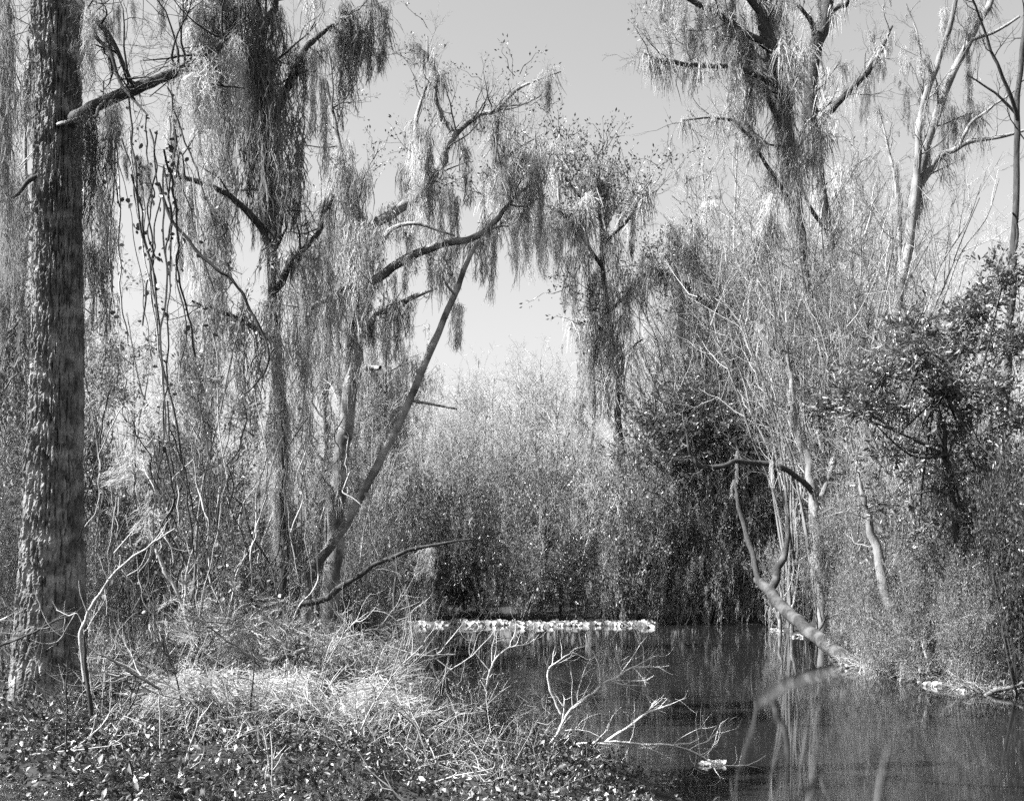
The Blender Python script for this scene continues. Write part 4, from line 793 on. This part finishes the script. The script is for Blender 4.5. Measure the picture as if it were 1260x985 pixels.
# dry stalks and fine twigs
x, y = frus(1000, 8.6, 16, 60, 700); k = onbank(x, y); x, y = x[k], y[k]; z = ground(x, y); d = rdir(len(x), .5); mb = MB()
scatter(mb, TW[:2] + TWL, np.stack([x, y, z], -1), d, R.uniform(.25, .8, len(x)))
tag(ob('dry_twigs', mb.mesh('dry_twigs', M['twigp'])), 'litter of fine dry twigs on the near bank', 'twigs', kind='stuff')
x, y = frus(700, 8.8, 13, 60, 640); k = onbank(x, y); x, y = x[k], y[k]; z = ground(x, y)
mb = MB()
for xx, yy, zz in zip(x, y, z):
    d = rdir(1, .6)[0]; L = U(.3, .9); p0 = np.array([xx, yy, zz]); tube(mb, np.stack([p0, p0 + d * L * .5 + [0, 0, .05], p0 + d * L + [0, 0, -.12]]), [.004, .0035, .0015], 3, 3)
tag(ob('dry_stalks', mb.mesh('dry_stalks', M['straw'])), 'bent dry stalks lying across the near bank', 'stalks', kind='stuff')

def stick(label, pts, rad, mat, Y0, sec=(), group=None, name='dead_stick', cat='stick', tw=0):
    w_ = pxl(pts, Y0); base = w_[0].copy(); w_ = kink(w_, .005 * np.linalg.norm(w_[-1] - w_[0])); th = thing(name, label, cat, base, group); mb = MB()
    c = tube(mb, w_, np.interp(np.linspace(0, 1, len(w_)), np.linspace(0, 1, len(rad)), rad) * w_[:, 1] / F * .75, 6, 3, rough=.12); ob('stem', mb.mesh('stem', M[mat], base), th)
    br = MB(); tips = []
    for (cnt, L, lv, t0) in sec:
        for k in range(cnt):
            t = U(t0, 1) * (len(c) - 1); i = min(int(t), len(c) - 2); ax = nrm(c[i + 1] - c[i]); d = rdir(1, .3)[0]; grow(br, [], tips, c[i], nrm(ax * .7 + d * .8), L * U(.5, 1.3), .006, 0, lv, .3, .2, 3)
    if br.n: ob('twigs', br.mesh('twigs', M[mat if mat.startswith('twig') else 'twigp'], base), th, 'stuff')
stick('pale bent sapling curving up to the right in front of the big trunk', [(104, 838), (98, 790), (106, 762), (118, 738), (138, 708), (165, 685), (188, 668), (215, 650)], [3, 3, 3, 2.6, 2.2, 2, 1.6, 1], 'twigp', 9.0, [(6, .25, 0, .2)])
stick('short dark stub standing at the foot of the bent sapling', [(112, 880), (108, 840), (104, 800), (103, 780)], [4, 3.5, 3, 1.6], 'twigd', 8.9)
stick('slim dark upright stake with a single pale leaf at its tip', [(83, 950), (82, 900), (82, 850), (82, 812)], [1.8, 1.6, 1.5, 1.2], 'twigd', 7.6)
stick('dark twig slanting across the foot of the big trunk', [(-8, 798), (30, 782), (60, 768), (94, 752)], [2.2, 2, 1.6, 1], 'twigd', 10.2, [(4, .2, 0, .3)])
stick('dark curved stick lying on the pale moss heap', [(286, 797), (308, 805), (335, 811), (358, 805), (376, 798)], [3, 4.5, 5, 4, 3], 'barkm', 11.2)
stick('dark stick bent over the leaf litter left of the moss heap', [(122, 805), (145, 815), (170, 832), (198, 848)], [1.5, 2.2, 2.5, 2], 'twigd', 8.6)
stick('long thin dark twig running down right over the brush', [(232, 750), (262, 775), (290, 795), (330, 825), (372, 850)], [1.2, 1.4, 1.5, 1.4, 1], 'twigd', 10.8)
stick('pale stem rising left of centre in the thicket', [(232, 770), (216, 725), (200, 695), (186, 655), (182, 620)], [3.2, 3, 3, 2.4, 1.6], 'twigp', 12.2, [(7, .4, 0, .2)])
stick('pale forked stem in the brush below the leaning pole', [(238, 800), (228, 745), (232, 700), (240, 660)], [3, 2.6, 2, 1.2], 'twigp', 12.0, [(7, .4, 0, .3)])
stick('pale arched stick across the bottom edge of the bank', [(330, 985), (380, 972), (430, 972), (470, 978), (500, 992)], [2.2, 2.4, 2.2, 2, 1.6], 'twigp', 8.8, [(4, .3, 0, .2)])
stick('pale curved stick pointing down right near the bottom', [(500, 925), (520, 940), (540, 962), (548, 985)], [2, 2, 1.8, 1.2], 'twigp', 9.4)
stick('pale crooked stick with a fork below the moss heap', [(300, 880), (318, 905), (340, 925), (362, 938), (396, 958)], [2, 2.2, 2.2, 2, 1.4], 'twigp', 9.0, [(5, .25, 0, .3)])
stick('pale upright twig standing out of the dark litter', [(198, 935), (197, 900), (197, 870), (195, 850)], [1.5, 1.5, 1.4, 1], 'twigp', 8.2)
stick('pale stick at the bottom edge pointing up left', [(440, 872), (462, 905), (480, 925), (510, 932), (540, 930)], [1.6, 1.8, 2, 1.8, 1.2], 'twigp', 9.8)
stick('bleached dead branch rising from the water in the lower middle', [(668, 930), (686, 900), (698, 878), (722, 858), (748, 838), (770, 826), (800, 818)], [2.6, 2.4, 2.1, 1.8, 1.5, 1.2, .7], 'twigw', 11.6, [(20, .45, 1, .1)], name='dead_branch', cat='branch')
stick('bleached dead branch reaching right low over the water', [(640, 945), (670, 928), (712, 916), (755, 912), (800, 914), (850, 922), (888, 940)], [2.8, 2.6, 2.2, 1.8, 1.5, 1.2, .8], 'twigw', 11.8, [(22, .45, 1, .15)], name='dead_branch', cat='branch')
stick('thin bleached branch curling up beside the lower middle dead branch', [(690, 878), (678, 850), (674, 826), (690, 810), (706, 802)], [1.7, 1.7, 1.5, 1.2, .8], 'twigw', 11.7, [(6, .3, 1, .2)], name='dead_branch', cat='branch')
stick('bleached branch angling up right toward the open pond', [(745, 912), (775, 892), (800, 875), (826, 866)], [2.4, 2, 1.6, 1], 'twigw', 11.9, [(8, .3, 1, .2)], name='dead_branch', cat='branch')
stick('bleached upright branch behind the dark leafy bush', [(598, 850), (603, 825), (612, 808), (625, 797), (632, 795)], [2, 1.8, 1.5, 1.2, .8], 'twigw', 12.6, [(9, .35, 1, .15)], name='dead_branch', cat='branch')
stick('dark slanting stick across the twigs left of the pond', [(420, 735), (440, 765), (462, 800), (480, 830)], [1.8, 2.2, 2.4, 2], 'twigd', 13.2)
for k in range(34):
    Y0 = U(11.5, 15); px = U(400, 590); py = HY + (H - U(0.0, .35)) / Y0 * F; a = U(-2.6, -.5); L = U(50, 120)
    pts = [(px, py), (px + math.cos(a) * L * .5 + U(-8, 8), py + math.sin(a) * L * .5), (px + math.cos(a) * L, py + math.sin(a) * L + U(-5, 12))]
    stick('bare twiggy branch in the tangle at the left water edge', pts, [1.6, 1.2, .6], 'twigp' if U(0, 1) < .6 else 'twig', Y0, [(7, .35, 1, .15)], 'bare branches at the left water edge', 'tangle_branch', 'branch')
for k in range(60):
    Y0 = U(7.2, 13); px = U(20, 560); gx_ = (px - 630) / F * Y0; z0 = gz(gx_, Y0) + U(0, .12); py = HY + (H - z0) / Y0 * F; a = U(-3.0, -.1); L = U(40, 130)
    pts = [(px, py), (px + math.cos(a) * L * .5 + U(-8, 8), py + math.sin(a) * L * .4), (px + math.cos(a) * L, py + math.sin(a) * L * .75)]
    stick('dead stick poking out of the near bank litter', pts, [U(1.2, 2.4), 1.4, .7], 'twigp' if U(0, 1) < .75 else 'twigd', Y0, [(3, .2, 0, .2)], 'dead sticks of the near bank', 'bank_stick')

# arching bleached boughs tangled over the near bank
for k in range(46):
    Y0 = U(9.0, 13.5); px = U(110, 520); z0 = gz((px - 630) / F * Y0, Y0); py = HY + (H - z0) / Y0 * F; a = U(-2.7, -.45); L = U(90, 230); sg = 1 if math.cos(a) > 0 else -1
    pts = [(px, py), (px + math.cos(a) * L * .35, py + math.sin(a) * L * .45), (px + math.cos(a) * L * .75, py + math.sin(a) * L * .7), (px + math.cos(a) * L * 1.1 + sg * 10, py + math.sin(a) * L * .55)]
    stick('bleached arching bough in the near bank tangle', pts, [U(.8, 1.7), 1.1, .8, .4], 'twigp' if U(0, 1) < .7 else 'twigd', Y0, [(12, .5, 1, .1)], 'arching boughs of the near bank tangle', 'tangle_bough', 'branch')
for k, (px, Y, top, hw) in enumerate([(150, 12, 770, 50), (230, 12.5, 760, 60), (310, 12.8, 755, 60), (400, 13.5, 770, 50), (190, 10.5, 830, 50), (440, 12.2, 800, 50), (480, 11.2, 850, 44), (270, 14, 730, 60)]):
    shr([SHP[0], SHF[1], SHP[1], SHF[2]], k, 'pale twiggy brush on the near bank', px, Y, top, hw, 'pale twiggy brush of the near bank', 'bank_brush')
# heaps of fallen moss over the brush
def heap(label, px, py, Y0, rx, ry, n, mat='mossp', prop=True):
    c = P(px, py, Y0); a, b_ = rx * Y0 / F, ry * Y0 / F; base = c.copy(); base[2] = gz(c[0], c[1]); th = thing('moss_heap', label, 'moss', base); mb = MB()
    q = c + R.normal(0, .45, (n, 3)) * np.array([a, min(a, .8), b_]); d = rdir(n) * np.array([1, 1, .35 if prop else 1]); d[:, 2] += .25 if prop else .9; fr = frames(nrm(d)); l = R.uniform(.15, .5, n) * (1 if prop else .8); fr = fr * l[:, None, None]
    pk = R.integers(0, 3, n)
    for i in range(3): tile(mb, HP[i], fr[pk == i], q[pk == i])
    ob('strands', mb.mesh('strands', M[mat], base), th, 'stuff')
    st = MB()
    for j in range(8 if prop else 3):
        e = q[R.integers(n)]; b0 = base + np.array([U(-a, a), U(-.3, .3), -.05]) if prop else e + np.array([U(-.4, .4), U(-.3, .3), -.5]); tube(st, np.stack([b0, (b0 + e) / 2 + R.normal(0, .1, 3), e]), [.008, .006, .003], 4, 4)
    ob('propping_twigs', st.mesh('propping_twigs', M['twigp'], base), th, 'stuff')
HP = [mossproto(5, 28, .009, .2, .4) for _ in range(3)]
heap('bright pale moss heap left of centre on the near bank', 245, 846, 10.0, 62, 9, 120)
heap('pale fluffy moss tangle piled beside the moss heap', 345, 850, 10.4, 60, 30, 80)
heap('pale moss draped over brush close to the pond edge', 468, 872, 10.6, 42, 34, 180)
heap('soft pale moss mound under the slim forked tree', 400, 800, 12.5, 70, 34, 80)
heap('pale moss wisps caught high in the left thicket', 200, 505, 12.5, 30, 30, 34, prop=False)
heap('small pale moss tuft below the high wisps in the thicket', 162, 562, 12.4, 8, 26, 20, prop=False)
heap('pale moss strip on the stem in the thicket', 186, 640, 12.2, 8, 34, 20, prop=False)
heap('pale moss and straw at the foot of the thicket stems', 260, 775, 11.4, 90, 46, 44)
heap('pale moss shreds hanging low over the bank face', 500, 925, 10.4, 16, 34, 60)

# dark leafy bush at the water's edge
for px, Y0, top, hw, lab in [(600, 11.6, 830, 50, 'dark broad-leaved bush at the near water edge'), (560, 11.0, 880, 44, 'lower dark leafy bush left of the broad-leaved water edge bush'), (630, 11.0, 905, 36, 'low dark leafy clump nearest the water')]:
    shr(SHB, px, lab, px, Y0, top, hw, None, 'dark_leafy_bush', zoff=-.1)
for px, Y0, top, hw in [(20, 7.6, 935, 60), (-20, 7.0, 930, 70), (150, 7.4, 930, 60), (260, 7.6, 930, 60), (380, 8.2, 920, 50), (90, 9.2, 850, 50), (330, 9, 880, 50), (460, 9.0, 930, 46), (60, 8.4, 885, 50), (200, 8.8, 885, 50), (290, 8.2, 915, 44), (420, 9.6, 890, 44), (510, 9.8, 905, 44), (120, 6.8, 955, 60), (320, 7.0, 955, 60), (30, 6.4, 960, 60), (220, 6.6, 965, 60), (420, 7.4, 955, 50), (520, 8.6, 950, 46), (600, 9.6, 940, 44)]:
    shr([SHB[0], SHB[1], SHB[2]], px, 'low leafy clump of dark ground bush on the near bank', px, Y0, top, hw, 'low bushes of the near bank', 'low_bush', zoff=-.1)

# fringe of dry growth along the left pond edge
y = R.uniform(14, 41, 800); x = np.interp(y, _ly, _lx) - np.abs(R.normal(0, .7, 800)) - .05; z = ground(x, y); mb = MB(); scatter(mb, TWL, np.stack([x, y, np.maximum(z, 0)], -1), rdir(800, .9), R.uniform(.3, .9, 800))
tag(ob('edge_twigs', mb.mesh('edge_twigs', M['twigp'])), 'dry twiggy fringe along the left pond edge', 'twigs', kind='stuff')
for k, (px, Y, top, hw) in enumerate([(462, 24, 745, 40), (480, 29, 740, 30), (440, 20, 760, 40), (470, 34, 725, 30), (415, 17.5, 780, 40)]):
    shr([SHP[0], SHF[0], SHP[1]], k, 'low tangled brush overhanging the left pond edge', px, Y, top, hw, 'low brush along the left pond edge', 'edge_brush')
# water plants
def rosette():
    mb = MB(); n = 9
    for i in range(n):
        a = i * 2.4 + U(-.2, .2); e = U(.05, .85); d = np.array([[math.cos(a) * math.cos(e), math.sin(a) * math.cos(e), math.sin(e)]])
        tile(mb, oval(1, .75, .12, .15), frames(d, np.array([math.pi / 2])) * U(.11, .19), np.array([[0, 0, 0.0]]))
    return mb.mesh('leaves', M['lettuce'])
RO = [rosette() for _ in range(4)]
def plants(n, fx, lab, grp, sz=1.0):
    for k in range(n):
        x_, y_ = fx(k); th = thing('water_plant', lab, 'water plant', (x_, y_, .01), grp); s_ = U(.7, 1.35) * sz; th.scale = (s_, s_, s_); th.rotation_euler = (0, 0, U(0, 6.28)); ob('leaves', RO[R.integers(4)], th)
def fs(k): 
    xx = U(-5.6, 5.0); w_ = .55 + .45 * math.sin(xx * 1.3 + 1) + .3 * math.sin(xx * 3.7)
    return xx, 41.8 - abs(float(R.normal(0, 1))) * (.35 + max(w_, 0) * 1.1)
plants(230, fs, 'bright floating leaf rosette in the band along the far shore', 'floating plants along the far shore', 1.35)
def rs(k):
    t = U(0, 1); yy = 38.5 - 10 * t if k % 2 else U(19.5, 25.5); return float(np.interp(yy, _ry, _rx)) - U(.05, .5), yy
plants(26, rs, 'bright small rosette at the right bank waterline', 'floating plants along the right bank', .7)
plants(7, lambda k: ((880 + U(-16, 14) - 630) / F * 12.9, 12.9 + U(-.15, .15)), 'pale leaf rosette on the drifting twigs at the pond middle', 'rosettes on the drifting twigs', .32)

# grass tussock on the right bank
x = np.concatenate([R.uniform(6.9, 8.9, 1500)]); y = R.uniform(19.6, 25.5, 1500); e = np.interp(y, _ry, _rx); x = e - .25 + np.abs(R.normal(0, .5, 1500)); z = np.maximum(ground(x, y), 0)
mb = MB()
for i in range(1500):
    d = rdir(1, .7)[0]; d[0] -= .35; d = nrm(d); L = U(.25, .6); p0 = np.array([x[i], y[i], z[i]]); tube(mb, np.stack([p0, p0 + d * L * .6, p0 + d * L + [0, 0, -.12]]), [.008, .006, .002], 3, 2)
tag(ob('bank_grass', mb.mesh('bank_grass', M['straw'])), 'pale dry grass spilling over the right bank edge', 'grass', kind='stuff')
stick('pale weathered root lying at the right bank waterline', [(1205, 862), (1222, 850), (1240, 846), (1268, 836)], [3, 4.5, 4, 3], 'bark', 19.6, name='weathered_root', cat='root')

# ------------------------------------------------------------------ labels: tell the look-alikes apart by their order across the view
_w = 'first second third fourth fifth sixth seventh eighth ninth tenth eleventh twelfth thirteenth fourteenth fifteenth sixteenth seventeenth eighteenth nineteenth twentieth'.split()
_w += ['twenty-' + a for a in _w[:9]] + ['thirtieth'] + ['thirty-' + a for a in _w[:9]]
for grp, what in [('pale leafless trees behind the right bank', 'slender pale leafless trees behind the right bank'), ('shrubs along the far shore', 'evergreen shrubs overhanging the far shore'),
                  ('mossy trees of the left thicket', 'grey moss-flecked trees behind the left thicket'), ('brush of the left thicket', 'leafy brush clumps in the left thicket'),
                  ('leafy bushes of the right bank', 'leafy bushes massed on the right bank'), ('bleached saplings of the left thicket', 'thin bleached saplings in the left thicket'),
                  ('leafy saplings of the left thicket', 'thin leafy saplings in the left thicket'), ('pale trees beyond the far shore', 'pale mossy trees beyond the far shore'),
                  ('second row shrubs beyond the pond', 'tall shrubs in the second row beyond the pond'), ('pale bushes at the far waterline', 'pale moss-tangled bushes at the far waterline'),
                  ('dark bushes at the right edge', 'dense dark bushes at the right edge'), ('shrubs behind the slanting trunk', 'leafy shrubs behind the slanting trunk'),
                  ('pale brush at the right waterline', 'low pale brush clumps at the right waterline'), ('bleached saplings of the right bank', 'thin bleached saplings among the right bank bushes'),
                  ('bleached saplings of the far shore', 'thin bleached saplings among the far shore shrubs'), ('low bushes of the near bank', 'low dark leafy bushes on the near bank'), ('pale twiggy brush of the near bank', 'pale twiggy brush clumps on the near bank'),
                  ('lacy fine-twigged trees of the right bank', 'lacy fine-twigged trees behind the right bank'), ('lacy fine-twigged trees beyond the far shore',) * 2, ('lacy fine-twigged trees of the left thicket',) * 2,
                  ('pale many-stemmed trees of the right bank', 'pale many-stemmed fan-shaped trees behind the right bank'), ('low brush along the left pond edge', 'low tangled brush clumps along the left pond edge')]:
    ms = sorted([o for o in C.objects if o.parent is None and o.get('group') == grp], key=lambda o: o.location.x / max(o.location.y, 1))
    if len(ms) > len(_w): continue
    for i, o in enumerate(ms):
        o['label'] = ('leftmost' if i == 0 else 'rightmost' if i == len(ms) - 1 else _w[i] + ' from the left') + ' of the ' + what
